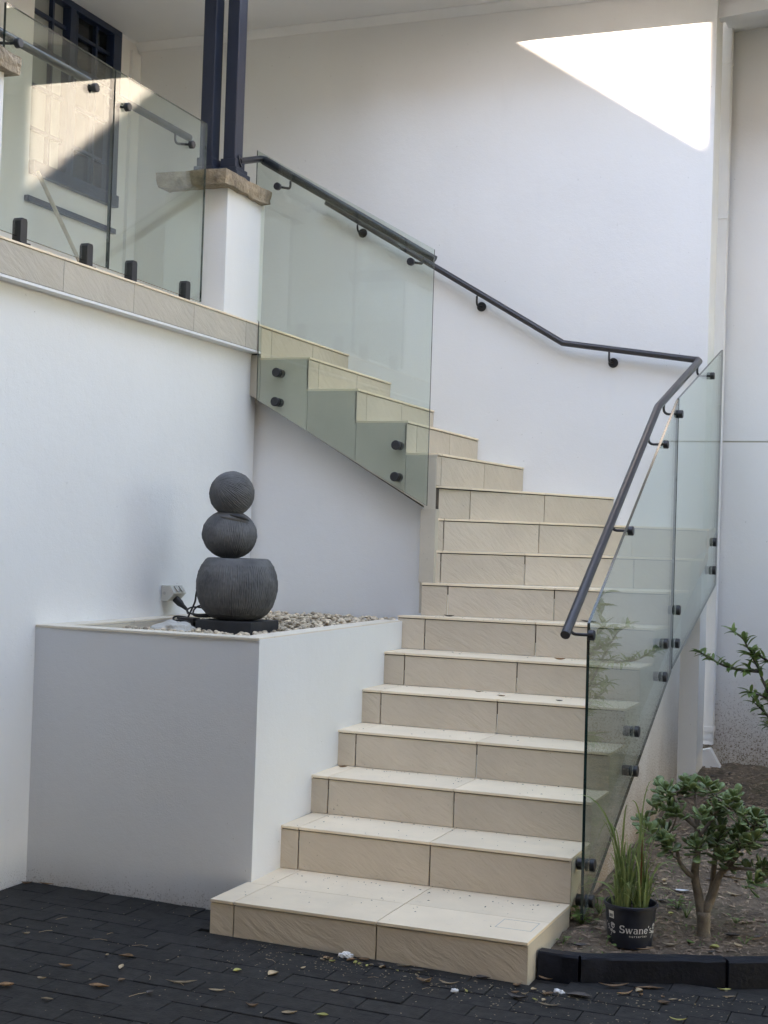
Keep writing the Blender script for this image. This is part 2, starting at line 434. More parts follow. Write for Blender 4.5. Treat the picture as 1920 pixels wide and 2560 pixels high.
# garden soil: a sheet rising to the wall
def soil_z(x, y): return .045 + .066*max(0, y-.3) + .014*noise.noise(Vector((x*4, y*4, 3))) + .012*noise.noise(Vector((x*13, y*13, 1))) + .007*noise.noise(Vector((x*37, y*37, 5)))
sv = []; sf = []; nx, ny = 150, 220
for j in range(ny+1):
    for i in range(nx+1):
        x = -.02 + 4.5*(i/nx)**1.5; y = .12 + 3.95*(j/ny)
        x_ = x; sv.append((x_, y, soil_z(x, y) if y > .17+max(0, x-.15)*.44 else -.045))
for j in range(ny):
    for i in range(nx):
        a = j*(nx+1)+i; sf.append((a, a+1, a+nx+2, a+nx+1))
tag(obj('garden_soil', sv, sf, M['soil'], smooth=True), kind='structure')

# ------------------------------------------------------------------ walls
rear = thing('rear_wall', 'tall white rendered wall behind the stairs with a triangle of sunlight', 'wall', (-2, 3.55, 0))
box('wall_face', -4.2, .012, 3.55, 3.78, 0, 5.2, M['wall'], rear)
lw = thing('left_wall', 'white rendered wall below the glass balcony on the left', 'wall', (-2.45, 0, 0))
MB().box(-2.62, -2.37, -3.6, 2.36, -.2, 2.62).build('wall_face', M['wall'], lw)
uw = thing('under_stair_wall', 'white rendered wall under the upper flight behind the fountain', 'wall', (-1.8, 2.4, 0))
MB().prism([(-2.62, 2.40, .1), (-1.30, 2.40, .1), (-1.30, 2.40, 1.80), (-2.62, 2.40, 2.54)], (0, .18, 0)).build('wall_face', M['wall'], uw)
rw = thing('right_wall', 'white rendered wall beyond the downpipe with a level joint line', 'wall', (1.2, 3.95, 0))
box('lower_panel', -.35, 3.2, 3.95, 4.15, -.1, 2.252, M['wall_soil'], rw)
box('upper_panel', -.35, 3.2, 3.95, 4.15, 2.262, 5.3, M['wall'], rw)
box('joint_backing', -.35, 3.2, 3.957, 4.10, 2.25, 2.264, M['outlet'], rw)
us = thing('stair_side_wall', 'white triangular wall under the right side of the lower flight', 'wall', (-.1, 2, 0))
def rz(y): return .13 + .50*(y-.62)      # underside of the right stringer
MB().prism([(-.008, .66, -.05), (-.008, 3.02, -.05), (-.008, 3.02, rz(3.02)), (-.008, .66, rz(.66))], (-.2, 0, 0)).build('wall_face', M['wall_soil'], us)

# balcony ceiling and right-hand soffit
EAVE = 3.55 - (4.985-4.735)/math.tan(SUN_EL)*math.cos(SUN_AZ)
cl = thing('ceiling', 'pale flat ceiling over the balcony and stairs', 'ceiling', (-2, 2, 5))
MB().box(-4.2, -2.2, -4.0, 3.55, 4.985, 5.10).build('ceiling_panel', M['ceiling'], cl)
MB().box(-2.2, .012, EAVE, 3.55, 4.985, 5.10).build('ceiling_panel', M['ceiling'], cl)
pr = [(0, 0), (0, -.050), (-.006, -.050), (-.018, -.032), (-.034, -.016), (-.045, -.006), (-.045, 0)]
MB().prism([(-4.0, 3.549+y, 4.985+z) for y, z in pr], (4.008, 0, 0)).build('cornice', M['trim'], cl, smooth=True, sharp=40)
MB().prism([(-3.979-y*.25, -4, 4.985+z*.2) for y, z in pr], (0, 7.5, 0)).build('cornice', M['trim'], cl, smooth=True, sharp=40)
sf_ = thing('right_soffit', 'shadowed raking eave above the wall at top right', 'eave', (1, 3.5, 4.9))
MB().prism([(-.03, 3.64, 4.846), (2.6, 3.64, 5.05), (2.6, 3.64, 5.12), (-.03, 3.64, 4.916)], (0, .31, 0)).build('soffit_board', M['trim'], sf_)
MB().prism([(-.02, 3.60, 4.772), (2.6, 3.60, 4.98), (2.6, 3.60, 5.05), (-.02, 3.60, 4.846)], (0, .09, 0)).build('rake_beam', M['trim'], sf_)
MB().prism([(.03, 3.7, 4.80), (2.6, 3.7, 4.995), (2.6, 3.7, 5.05), (.03, 3.7, 4.846)], (0, .25, 0)).build('frieze_board', M['trim'], sf_)
MB().prism([(.02, 2.9, 4.98), (2.6, 2.9, 5.16), (2.6, 2.9, 5.22), (.02, 2.9, 5.04)], (0, 1.05, 0)).build('eave_lining', M['ceiling'], sf_)

MB().prism([(.02, 2.87, 4.84), (2.6, 2.87, 5.02), (2.6, 2.87, 5.22), (.02, 2.87, 5.04)], (0, .028, 0)).build('unseen_drop_board', M['trim'], sf_)  # unseen drop board added to shade the upper right wall

# balcony back wall with the navy window
bw = thing('balcony_wall', 'pale wall at the back of the balcony holding the navy window', 'wall', (-4.1, 0, 2.8))
box('wall_face', -4.25, -3.98, -4, 2.336, 2.6, 5.1, M['wall'], bw)
box('wall_face', -4.25, -3.98, 3.30, 3.55, 2.6, 5.1, M['wall'], bw)
box('wall_face', -4.25, -3.98, 2.336, 3.30, 2.6, 3.78, M['wall'], bw)
box('unseen_end_wall', -4.25, -2.32, -4.2, -4.0, 2.6, 5.1, M['wall'], bw)  # unseen end wall added to darken the balcony interior
box('corner_pilaster', -3.98, -3.955, 3.44, 3.548, 2.79, 4.91, M['trim'], bw)
wn = thing('window', 'navy framed balcony window with grid bars at top left', 'window', (-4.0, 2.8, 3.8))
FX0, FX1 = -4.05, -3.955
box('frame', FX0, FX1, 2.69, 2.755, 3.86, 4.94, M['frame_navy'], wn, .004)
box('frame', FX0, FX1, 3.20, 3.30, 3.86, 4.94, M['frame_navy'], wn, .004)
box('frame', FX0, FX1, 2.336, 3.30, 4.94, 4.984, M['frame_navy'], wn, .004)
box('sill', FX0, FX1+.02, 2.336, 3.30, 3.78, 3.86, M['frame_navy'], wn, .004)
box('pane', -4.03, -4.015, 2.336, 2.69, 3.86, 4.94, M['pane_light'], wn)
box('pane', -4.03, -4.015, 2.755, 3.20, 3.86, 4.94, M['pane_dark'], wn)
for y0 in (2.535, 2.80, 3.03):
    box('glazing_bar', -4.015, -3.985, y0, y0+.02, 3.86, 4.94, M['frame_navy'], wn)
for z0 in (4.06, 4.33, 4.58, 4.795):
    box('glazing_bar', -4.013, -3.987, 2.336, 2.69, z0, z0+.022, M['frame_navy'], wn)
    box('glazing_bar', -4.013, -3.987, 2.755, 3.20, z0, z0+.022, M['frame_navy'], wn)
box('wall_rail', -3.978, -3.95, 2.3, 3.3, 3.60, 3.635, M['frame_navy'], bw)
pole = MB().tube([(-3.93, 2.36, 3.79), (-3.5, 2.62, 2.80)], .013, 10).build('pale_rod', M['wood'], smooth=True)  # plain pale rod behind the balcony glass
tag(pole, 'pale slanted rod inside the balcony behind the glass', 'pole')

# balcony slab, fascia tiles
ZB = 2.785; XB = -2.306
bal = thing('balcony', 'tiled balcony edge along the top of the left wall', 'balcony', (-3.1, 0, 2.6))
MB().box(-4.25, XB-.011, -4.0, 2.286, 2.626, ZB-.012).build('slab', M['grout'], bal)
MB().box(-4.25, XB-.001, -4.0, 2.283, 2.620, 2.632).build('drip_edge', M['trim'], bal)
ys = [-3.4+.0, -2.81, -2.22, -1.63, -1.045, -.455, .279, .866, 1.454, 2.04, 2.287]
ys = [2.287, 2.09, 1.502, .914, .326, -.262, -.85, -1.438, -2.026, -2.614, -3.2]
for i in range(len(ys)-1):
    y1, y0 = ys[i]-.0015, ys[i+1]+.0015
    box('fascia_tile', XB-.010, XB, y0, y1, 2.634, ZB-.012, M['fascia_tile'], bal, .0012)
    box('edge_tile', XB-.4, XB+.004, y0, y1, ZB-.010, ZB, M['tread'], bal, .0012)
box('floor_finish', -3.98, XB-.402, -4.0, 3.55, ZB-.010, ZB, M['tread'], bal)

# pillars with broken sandstone caps, posts on the near one
def stone_cap(name, x0, x1, y0, y1, z0, z1, parent, seed, m):
    bm = bmesh.new(); bmesh.ops.create_cube(bm, size=1)
    for v in bm.verts: v.co = Vector((x0 if v.co.x < 0 else x1, y0 if v.co.y < 0 else y1, z0 if v.co.z < 0 else z1))
    bmesh.ops.subdivide_edges(bm, edges=bm.edges[:], cuts=9, use_grid_fill=True)
    cx, cy = (x0+x1)/2, (y0+y1)/2
    for v in bm.verts:
        n1 = noise.noise(v.co*9+Vector((seed, 0, 0))); n2 = noise.noise(v.co*28+Vector((0, seed, 0)))
        side = 1 if (abs(v.co.x-x0) < .001 or abs(v.co.x-x1) < .001 or abs(v.co.y-y0) < .001 or abs(v.co.y-y1) < .001) else 0
        d = Vector((v.co.x-cx, v.co.y-cy, 0)).normalized()
        low = max(0, (z1-.028-v.co.z)/(z1-z0))
        v.co += d*side*(n1*.014 + n2*.010 - low*(.016+.02*abs(n2)))
        if v.co.z < z1-.005: v.co.z += n2*.010+n1*.008
        else: v.co.z += n1*.002
    b = wbase(parent)
    for v in bm.verts: v.co -= b
    me = bpy.data.meshes.new(name); bm.to_mesh(me); bm.free(); me.materials.append(m)
    me.shade_smooth(); me.set_sharp_from_angle(angle=math.radians(25))
    o = bpy.data.objects.new(name, me); C.objects.link(o); o.parent = parent; return o
p1 = thing('pillar', 'white rendered pillar with sandstone cap under the two navy posts', 'pillar', (-2.5, 2.05, ZB))
box('shaft', -2.70, -2.312, 1.835, 2.283, ZB+.001, 3.50, M['wall'], p1, .004)
stone_cap('stone_cap', -2.69, -2.262, 1.712, 2.262, 3.462, 3.538, p1, 3.0, M['stone'])
p2 = thing('pillar', 'white rendered pillar with sandstone cap cut off by the left picture edge', 'pillar', (-2.5, -.34, ZB))
box('shaft', -2.70, -2.312, -.56, -.142, ZB+.001, 3.50, M['wall'], p2, .004)
stone_cap('stone_cap', -2.76, -2.262, -.62, -.085, 3.462, 3.538, p2, 9.0, M['stone'])
def post(label, x0, x1, y0, y1):
    t = thing('post', label, 'post', ((x0+x1)/2, (y0+y1)/2, 3.538))
    box('shaft', x0, x1, y0, y1, 3.62, 4.985, M['navy'], t, .006)
    k = .03; mb = MB()
    for (a, z0, z1) in ((.034, 3.54, 3.585), (.022, 3.585, 3.61), (.010, 3.61, 3.66)):
        mb.box(x0-a, x1+a, y0-a, y1+a, z0, z1)
    mb.build('foot', M['navy'], t, bevel=.006)
    box('head_plate', x0-.02, x1+.02, y0-.02, y1+.02, 4.95, 4.984, M['navy'], t, .003)
post('navy square post standing on the pillar, the left one of the pair', -2.535, -2.457, 1.90, 1.99)
post('navy square post standing on the pillar, the right one where the short rail ends', -2.416, -2.342, 1.955, 2.05)

# ------------------------------------------------------------------ staircase
Z = [0, .149, .333, .503, .671, .837, 1.004, 1.181, 1.357, 1.533, 1.709, 1.885, 2.061, 2.237, 2.416, 2.597, 2.785]
RL = {1: ((-1.289, 0), (0, 0)), 2: ((-1.285, .611), (0, .611)), 3: ((-1.302, .9405), (0, .9405)), 4: ((-1.316, 1.259), (0, 1.259)),
      5: ((-1.325, 1.570), (0, 1.570)), 6: ((-1.332, 1.881), (0, 1.881)), 7: ((-1.365, 2.15), (.01, 2.18)), 8: ((-1.27, 2.25), (.02, 2.5)),
      9: ((-1.27, 2.28), (.04, 3.0)), 10: ((-1.235, 2.305), (.05, 3.53)), 11: ((-1.225, 2.315), (-.527, 3.549)), 12: ((-1.22, 2.29), (-1.10, 3.549)),
      13: ((-1.401, 2.287), (-1.401, 3.549)), 14: ((-1.703, 2.287), (-1.703, 3.549)), 15: ((-2.004, 2.287), (-2.004, 3.549)), 16: ((-2.306, 2.287), (-2.306, 3.549))}
def fr(i, xs): return [(x-RL[i][0][0])/(RL[i][1][0]-RL[i][0][0]) for x in xs]
JT = {1: fr(1, (-1.187, -.587)), 2: fr(2, (-1.199, -.599)), 3: fr(3, (-1.212, -.612)), 4: fr(4, (-1.216, -.616)), 5: fr(5, (-1.219, -.619)),
      6: fr(6, (-1.2175, -.6175)), 7: [.112, .552], 8: [.108, .542], 9: [.059, .371, .782], 10: [.035, .365, .706], 11: [.174, .584], 12: [.044, .516],
      13: [.127, .572], 14: [.114, .552], 15: [.11, .558], 16: [.103, .558]}
stair = thing('staircase', 'cream tiled staircase turning left up to the balcony', 'staircase', (-.6, 1.5, 0))
TT = .011      # tile thickness
def nrm(a, b):                       # unit normal towards the walker (away from the rise)
    d = Vector((b[0]-a[0], b[1]-a[1], 0)).normalized(); return Vector((d.y, -d.x, 0))
for i in range(1, 17):
    (a, b) = RL[i]; n = nrm(a, b)
    last = i == 16
    if not last: (c, d) = RL[i+1]
    else: (c, d) = ((-2.7, 2.287), (-2.7, 3.549))
    z0, z1 = Z[i-1], Z[i]
    if i == 1: z0 = -.03
    # core (mortar bed) behind the tiles
    A = Vector((a[0], a[1], 0)); B = Vector((b[0], b[1], 0)); Cc = Vector((c[0], c[1], 0)); D = Vector((d[0], d[1], 0))
    ext = (Vector((0, 0, 0)) if 7 <= i <= 11 else (Cc-A).normalized()*.03) if not last else Vector((-.03, 0, 0)); ext2 = (D-B).normalized()*.03
    ins = -n*TT
    inx = Vector((-TT, 0, 0)) if i <= 10 else Vector((0, 0, 0))
    iny = Vector((0, TT, 0)) if i >= 12 else Vector((0, 0, 0))
    iny2 = Vector((0, -.0, 0))
    poly = [A+ins+iny, B+ins+inx, D+ext2+inx]
    if i == 10: poly.append(Vector((-.53, 3.548, 0)))
    poly.append(Cc+ext+iny)
    depth = .36 if i > 2 else (z1-z0) + .15
    zb = max(-.04, z1-depth)
    if i >= 12: zb = z0-.02
    elif i > 1: zb = min(z1-.06, max(-.04, rz(d[1])+.004))
    core = MB().prism([(p.x, p.y, zb) for p in poly], (0, 0, z1-.012-zb)).build('step', M['grout'], stair)
    # riser tiles
    cuts = [0]+JT[i]+[1]
    Ln = (B-A).length; g = .0030/Ln
    for k in range(len(cuts)-1):
        t0, t1 = cuts[k]+(g if k else 0), cuts[k+1]-(g if k < len(cuts)-2 else 0)
        P0, P1 = A.lerp(B, t0), A.lerp(B, t1)
        rec = Vector((0, 0, 0))
        if i == 9 and k == 0: rec = -n*-.004
        q = [P0+rec, P1+rec, P1+ins+n*.001, P0+ins+n*.001]
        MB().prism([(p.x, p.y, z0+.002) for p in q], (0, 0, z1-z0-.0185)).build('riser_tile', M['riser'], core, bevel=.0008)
    # tread tiles: nosing stands 7 mm proud of the riser
    nose = n*.005
    C2 = Cc.copy(); D2 = D.copy(); n2 = nrm(c, d) if not last else n
    splits = [0, 1]
    if i == 1: splits = [0, .493, 1]
    for k in range(len(cuts)-1):
        gg = .0018/Ln
        t0, t1 = cuts[k]+(gg if k else 0), cuts[k+1]-(gg if k < len(cuts)-2 else 0)
        F0, F1 = A.lerp(B, t0)+nose, A.lerp(B, t1)+nose
        K0, K1 = C2.lerp(D2, t0)-n2*.009, C2.lerp(D2, t1)-n2*.009
        if i < 7: K0.x, K1.x = F0.x, F1.x
        for s in range(len(splits)-1):
            s0, s1 = splits[s]+(.002 if s else 0), splits[s+1]-(.002 if s < len(splits)-2 else 0)
            q = [F0.lerp(K0, s0), F1.lerp(K1, s0), F1.lerp(K1, s1), F0.lerp(K0, s1)]
            if i == 10 and k == len(cuts)-2: q = [F0, F1, Vector((.05, 3.549, 0)), Vector((-.5, 3.549, 0)), K0]
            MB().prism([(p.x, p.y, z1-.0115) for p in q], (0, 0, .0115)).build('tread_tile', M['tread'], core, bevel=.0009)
    # side tiles on the right edge
    if i <= 10:
        yb, yd = b[1]+.002, d[1]-.002
        if i == 10: yd = 3.80
        xb, xd = b[0], min(d[0], .05) if i < 10 else .05
        lo0, lo1 = (z0, z0) if i == 1 else (max(-.02, rz(yb)), max(-.02, rz(yd)))
        q = [(xb, yb, lo0), (xd, yd, lo1), (xd, yd, z1-.0125), (xb, yb, z1-.0125)]
        if lo0 < z1-.02:
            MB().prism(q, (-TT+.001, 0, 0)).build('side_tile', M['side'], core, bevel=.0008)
    # stringer panels facing the fountain
    if 12 <= i <= 15:
        x1, x0 = a[0]-.0015, c[0]+.0015
        def sb(x): return max(1.757, 2.362-.567*(x+2.328))
        q = [(x0, 2.287, sb(x0)), (x1, 2.287, sb(x1)), (x1, 2.287, z1-.0125), (x0, 2.287, z1-.0125)]
        if i == 12:
            q = [(x0, 2.287, sb(x0)), (-1.283, 2.287, sb(-1.283)), (-1.222, 2.287, 1.757), (-1.222, 2.287, z1-.0125), (x0, 2.287, z1-.0125)]
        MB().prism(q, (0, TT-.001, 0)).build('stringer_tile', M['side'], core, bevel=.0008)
    if i == 16:
        q = [(-2.37, 2.287, sb(-2.37)), (-2.308, 2.287, sb(-2.308)), (-2.308, 2.287, 2.612), (-2.37, 2.287, 2.612)]
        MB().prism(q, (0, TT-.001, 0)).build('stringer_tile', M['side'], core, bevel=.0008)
# solid stringer behind the panels
def sb(x): return 2.362-.567*(x+2.328)
st = [(-2.37, 2.299, sb(-2.37)+.003), (-1.29, 2.299, 1.762), (-1.226, 2.299, 1.762), (-1.226, 2.299, 2.045), (-1.405, 2.299, 2.045), (-1.405, 2.299, 2.222), (-1.708, 2.299, 2.222), (-1.708, 2.299, 2.40), (-2.01, 2.299, 2.40), (-2.01, 2.299, 2.58), (-2.37, 2.299, 2.58)]
MB().prism(st, (0, 1.24, 0)).build('stringer', M['grout'], stair)
# left return below the newel: end of the wall faced in tile
MB().box(-1.30, -1.272, 2.292, 2.40, 1.19, 1.357).build('newel_tile', M['side'], stair, bevel=.001)
MB().box(-1.30, -1.214, 2.274, 2.42, 1.3575, 1.757).build('newel_tile', M['side'], stair, bevel=.001)
MB().box(-1.286, -1.222, 2.281, 2.2865, 1.757, 2.03).build('newel_tile', M['side'], stair, bevel=.001)
# joint outline of a square cut tile in the bottom tread
mb = MB()
for q in ((-.17, .145, -.03, .1475), (-.17, .2695, -.03, .272), (-.17, .145, -.1675, .272), (-.0325, .145, -.03, .272)):
    mb.box(q[0], q[2], q[1], q[3], .1485, .1494)
mb.build('tread_patch_joint', M['outlet_dark'], stair)

# ------------------------------------------------------------------ planter
pl = thing('planter', 'white rendered raised planter left of the steps with cream tiled rim', 'planter', (-1.85, 1.2, 0))
PT = 1.155
c0 = (-2.37, .305); c1 = (-1.272, .315); c2 = (-1.338, 2.12); c3 = (-1.35, 2.398); c4 = (-2.37, 2.398)
th = .10
MB().prism([(c0[0], c0[1], -.05), (c1[0], c1[1], -.05), (c1[0]-th, c1[1]+th, -.05), (c0[0], c0[1]+th, -.05)], (0, 0, PT-.012+.05)).build('front_wall', M['planter_front'], pl)
MB().prism([(c1[0], c1[1], -.05), (c2[0], c2[1], -.05), (c3[0], c3[1], -.05), (c3[0]-th, c3[1], -.05), (c1[0]-th, c1[1]+th, -.05)], (0, 0, PT-.006+.05)).build('side_wall', M['planter'], pl)
def capt(q): MB().prism([(x, y, PT-.011) for x, y in q], (0, 0, .011)).build('rim_tile', M['cap'], pl, bevel=.001)
xs = [-2.369, -2.29, -1.66, -1.275]
for k in range(3):
    a0, a1 = xs[k]+.0015, xs[k+1]-.0015
    y0 = .302 + (a0+2.37)*.0091
    capt([(a0, .3015), (a1, .3095 if k == 2 else .3055), (a1-(.1 if k == 2 else 0), .415), (a0, .415)])
ysd = [.312, .95, 1.55, 2.12]
for k in range(3):
    y0, y1 = ysd[k]+.0015, ysd[k+1]-.0015
    fx = lambda y: -1.274-(y-.315)*.0365
    q = [(fx(y0), y0), (fx(y1), y1), (fx(y1)-.105, y1), (fx(y0)-.105, y0+(.105 if k == 0 else 0))]
    capt(q)
for k, (y0, y1) in enumerate(((.417, .95), (.953, 1.55), (1.553, 2.15), (2.153, 2.396))):
    capt([(-2.369, y0), (-2.262, y0), (-2.262, y1), (-2.369, y1)])
box('rim_drop', -2.2615, -2.252, .43, 2.39, 1.05, PT-.013, M['cap'], pl)
box('soil_bed', -2.36, -1.40, .40, 2.39, .9, 1.085, M['soil'], pl)

# pebbles in the planter
def pebble_mesh(mb, p, r, rg):
    bm = bmesh.new(); bmesh.ops.create_icosphere(bm, subdivisions=2, radius=1)
    s = Vector((r*rg.uniform(.9, 1.35), r*rg.uniform(.75, 1.1), r*rg.uniform(.5, .8)))
    q = Matrix.Rotation(rg.uniform(0, 6.3), 3, 'Z') @ Matrix.Rotation(rg.uniform(-.5, .5), 3, 'X')
    o = Vector((rg.uniform(0, 90), 0, 0))
    vv = []
    for v in bm.verts:
        k = 1+.22*noise.noise(v.co*1.3+o)
        vv.append(Vector(p) + q @ Vector((v.co.x*s.x*k, v.co.y*s.y*k, v.co.z*s.z*k)))
    bm.verts.index_update()
    mb.add(vv, [[x.index for x in f.verts] for f in bm.faces]); bm.free()
rg = random.Random(11); mb = MB()
for k in range(2600):
    x, y = rg.uniform(-2.24, -1.39), rg.uniform(.43, 2.38)
    if -2.02 < x < -1.68 and 1.06 < y < 1.41 and rg.random() < .95: continue
    hgt = 1.10 + .03*max(0, min(1, (y-1.3)/.7)) + .012*noise.noise(Vector((x*6, y*6, 0)))
    pebble_mesh(mb, (x, y, hgt + rg.uniform(-.004, .022)), rg.uniform(.008, .0155), rg)
pm = mb.build('pebbles', M['pebble'], smooth=True); tag(pm, 'cream river pebbles filling the raised planter', 'pebbles', kind='stuff')
# per-pebble tone through random vertex islands
m = M['pebble']; n_, l_ = m.node_tree.nodes, m.node_tree.links
ri = n_.new('ShaderNodeNewGeometry').outputs['Random Per Island']; b_ = n_['Principled BSDF']
src = b_.inputs['Base Color'].links[0].from_socket
hs = n_.new('ShaderNodeHueSaturation'); l_.new(src, hs.inputs['Color']); l_.new(math_n(n_, l_, 'ADD', math_n(n_, l_, 'MULTIPLY', ri, .75), .6), hs.inputs['Value'])
l_.new(hs.outputs[0], b_.inputs['Base Color'])

bm = bmesh.new(); bmesh.ops.create_icosphere(bm, subdivisions=4, radius=1)
vv = [Vector((-2.04, .955, 1.112)) + Vector((v.co.x*.115*(1+.3*noise.noise(v.co*1.5)), v.co.y*.075*(1+.3*noise.noise(v.co*1.7)), v.co.z*.050*(1+.28*noise.noise(v.co*2.2)))) + v.co*.004*noise.noise(v.co*7) for v in bm.verts]
bm.verts.index_update()
rk = obj('white_rock', vv, [[x.index for x in f.verts] for f in bm.faces], M['rock'], smooth=True); bm.free()
tag(rk, 'flat whitish rock lying on the pebbles left of the fountain', 'rock')

# ------------------------------------------------------------------ fountain: three chiselled spheres on a slab
ft = thing('fountain', 'dark grey stacked ball water fountain standing on the planter', 'fountain', (-1.855, 1.235, 1.10))
box('base_slab', -2.002, -1.703, 1.083, 1.388, 1.095, 1.166, M['base'], ft, .004)
def chisel(name, prof, c, tilt, seed, nk, depth, band=None, pole=None):
    """ribbed surface of revolution: carved flutes broken up along their length"""
    k = nk; R = Matrix.Rotation(tilt[0], 3, 'X') @ Matrix.Rotation(tilt[1], 3, 'Y')
    zmin, zmax = prof[0][1], prof[-1][1]
    # resample
    P = []
    for i in range(len(prof)-1):
        (r0, z0), (r1, z1) = prof[i], prof[i+1]
        m = max(1, int(math.hypot(r1-r0, z1-z0)/.004))
        for s in range(m): P.append((r0+(r1-r0)*s/m, z0+(z1-z0)*s/m))
    P.append(prof[-1])
    vv = []; ff = []
    rows = len(P)
    for (r, z) in P:
        for j in range(k):
            t = 2*PI*j/k
            rr = r
            if not (band and band[0] < z < band[1]):
                ph = t*k/6.0 + 3.4*noise.noise(Vector((math.cos(t)*5, math.sin(t)*5, z*16+seed)))
                rib = math.sin(ph)
                mod = .45+1.1*noise.noise(Vector((math.cos(t)*22, math.sin(t)*22, z*30+seed)))
                rr += depth*(rib*mod + .8*noise.noise(Vector((math.cos(t)*26, math.sin(t)*26, z*60+seed)))) * min(1, r/.03)
            vv.append(Vector(c) + R @ Vector((math.cos(t)*rr, math.sin(t)*rr, z)))
    for i in range(rows-1):
        for j in range(k): ff.append((i*k+j, i*k+(j+1) % k, (i+1)*k+(j+1) % k, (i+1)*k+j))
    ff.append(tuple(range(k))[::-1]); ff.append(tuple((rows-1)*k+j for j in range(k)))
    return obj(name, vv, ff, M['lava'], ft, smooth=True)
_b = [(.10, -.160), (.125, -.156), (.160, -.135), (.188, -.10), (.206, -.055), (.214, -.01), (.213, .03), (.204, .070), (.190, .102), (.172, .127), (.160, .136), (.152, .137), (.148, .130), (.150, .10), (.10, .085), (.001, .085)]
bowl = [(r_*.925, z_) for r_, z_ in _b]
chisel('bowl', bowl, (-1.862, 1.235, 1.330), (0, 0), 2.0, 640, .0030, band=(.105, .2))
def ball(rx, rz_, n=22): return [(max(.001, rx*math.sin(PI*i/n)), -rz_*math.cos(PI*i/n)) for i in range(n+1)]
mid = chisel('middle_ball', ball(.134, .120), (-1.913, 1.235, 1.582), (.05, .14), 5.0, 520, .0028)
top_ = chisel('top_ball', ball(.110, .110), (-1.908, 1.235, 1.782), (1.0, -.35), 8.0, 430, .0025)
# scooped lip and spill slot of the middle ball
lip = MB(); pts = []
for s in range(15):
    a_ = -.75+1.5*s/14
    pts.append(Vector((-1.918, 1.235, 1.578)) + Vector((math.cos(a_-.75)*.098*(1.0+.18*s/14), math.sin(a_-.75)*.098, .088-.036*(s/14)**2.2)))
lip.tube(pts, [.004+.012*math.sin(PI*s/14) for s in range(15)], 10)
lip.build('spill_lip', M['lava'], ft, smooth=True)
lip = MB(); pts2 = [p + Vector((.012, -.004, .012)) for p in pts]
lip.tube(pts2[3:13], [.002, .005, .008, .010, .011, .011, .010, .008, .005, .002], 8)
lip.build('spill_slot', M['base'], ft, smooth=True)

# outlet, plug, cords
ot = thing('power_outlet', 'grey double power outlet fixed to the left wall beside the fountain', 'power outlet', (-2.35, 1.43, 1.27))
body = [(-2.368, 1.377, 1.231), (-2.331, 1.377, 1.231), (-2.293, 1.377, 1.272), (-2.318, 1.377, 1.312), (-2.368, 1.377, 1.312)]
MB().prism(body, (0, .125, 0)).build('housing', M['outlet'], ot, bevel=.002)
for y in (1.405, 1.452):
    MB().prism([(-2.293+.001, y, 1.281), (-2.288, y, 1.284), (-2.311, y, 1.311), (-2.316, y, 1.308)], (0, .024, 0)).build('switch', M['outlet_dark'], ot, bevel=.001)
MB().cyl((-2.35, 1.3772, 1.272), (-2.35, 1.376, 1.272), .009, 20).build('knockout', M['outlet_dark'], ot)
def smoothpath(p, n=6):
    p = [Vector(x) for x in p]; out = []
    for i in range(len(p)-1):
        a = p[max(0, i-1)]; b = p[i]; c = p[i+1]; d = p[min(len(p)-1, i+2)]
        for s in range(n):
            t = s/n
            out.append(.5*((2*b)+(c-a)*t+(2*a-5*b+4*c-d)*t*t+(3*b-a-3*c+d)*t**3))
    out.append(p[-1]); return out
cd = thing('extension_lead', 'black plug and coiled power lead between the outlet and the fountain', 'lead', (-2.1, 1.3, 1.16))
MB().tube([(-2.318, 1.437, 1.243), (-2.292, 1.437, 1.222), (-2.276, 1.44, 1.208), (-2.255, 1.443, 1.192)], [.020, .019, .012, .008], 12).build('plug', M['cord'], cd, smooth=True, sharp=50)
def flex(p, r=.0042): MB().tube(smoothpath(p), r, 7).build('flex', M['cord'], cd, smooth=True)
flex([(-2.257, 1.443, 1.193), (-2.225, 1.40, 1.176), (-2.17, 1.31, 1.178), (-2.108, 1.21, 1.187), (-2.05, 1.20, 1.184), (-1.995, 1.215, 1.190), (-2.00, 1.235, 1.205), (-2.06, 1.24, 1.216), (-2.105, 1.235, 1.216), (-2.122, 1.22, 1.205), (-2.105, 1.20, 1.190), (-2.05, 1.19, 1.180), (-1.99, 1.20, 1.182)])
flex([(-1.985, 1.25, 1.195), (-2.02, 1.245, 1.214), (-2.055, 1.24, 1.226), (-2.078, 1.235, 1.220), (-2.09, 1.22, 1.200), (-2.075, 1.20, 1.178), (-2.02, 1.195, 1.174), (-1.98, 1.21, 1.176)])
flex([(-2.055, 1.21, 1.345), (-2.066, 1.21, 1.318), (-2.074, 1.21, 1.28), (-2.079, 1.21, 1.243), (-2.098, 1.20, 1.190), (-2.105, 1.19, 1.160), (-2.08, 1.17, 1.150), (-2.03, 1.15, 1.150)], .0048)
flex([(-2.09, 1.19, 1.163), (-2.14, 1.205, 1.168), (-2.180, 1.21, 1.168), (-2.194, 1.205, 1.160), (-2.18, 1.19, 1.148), (-2.154, 1.17, 1.136), (-2.12, 1.15, 1.130)], .005)
flex([(-2.16, 1.12, 1.124), (-2.13, 1.10, 1.150), (-2.08, 1.09, 1.158), (-2.04, 1.10, 1.145), (-2.05, 1.12, 1.122)], .0045)
box('transformer', -2.13, -2.05, 1.15, 1.22, 1.118, 1.168, M['cord'], cd, .006)
MB().tube([(-2.165, 1.195, 1.162), (-2.12, 1.19, 1.158)], [.006, .010], 10).build('connector', M['cord'], cd, smooth=True, sharp=50)

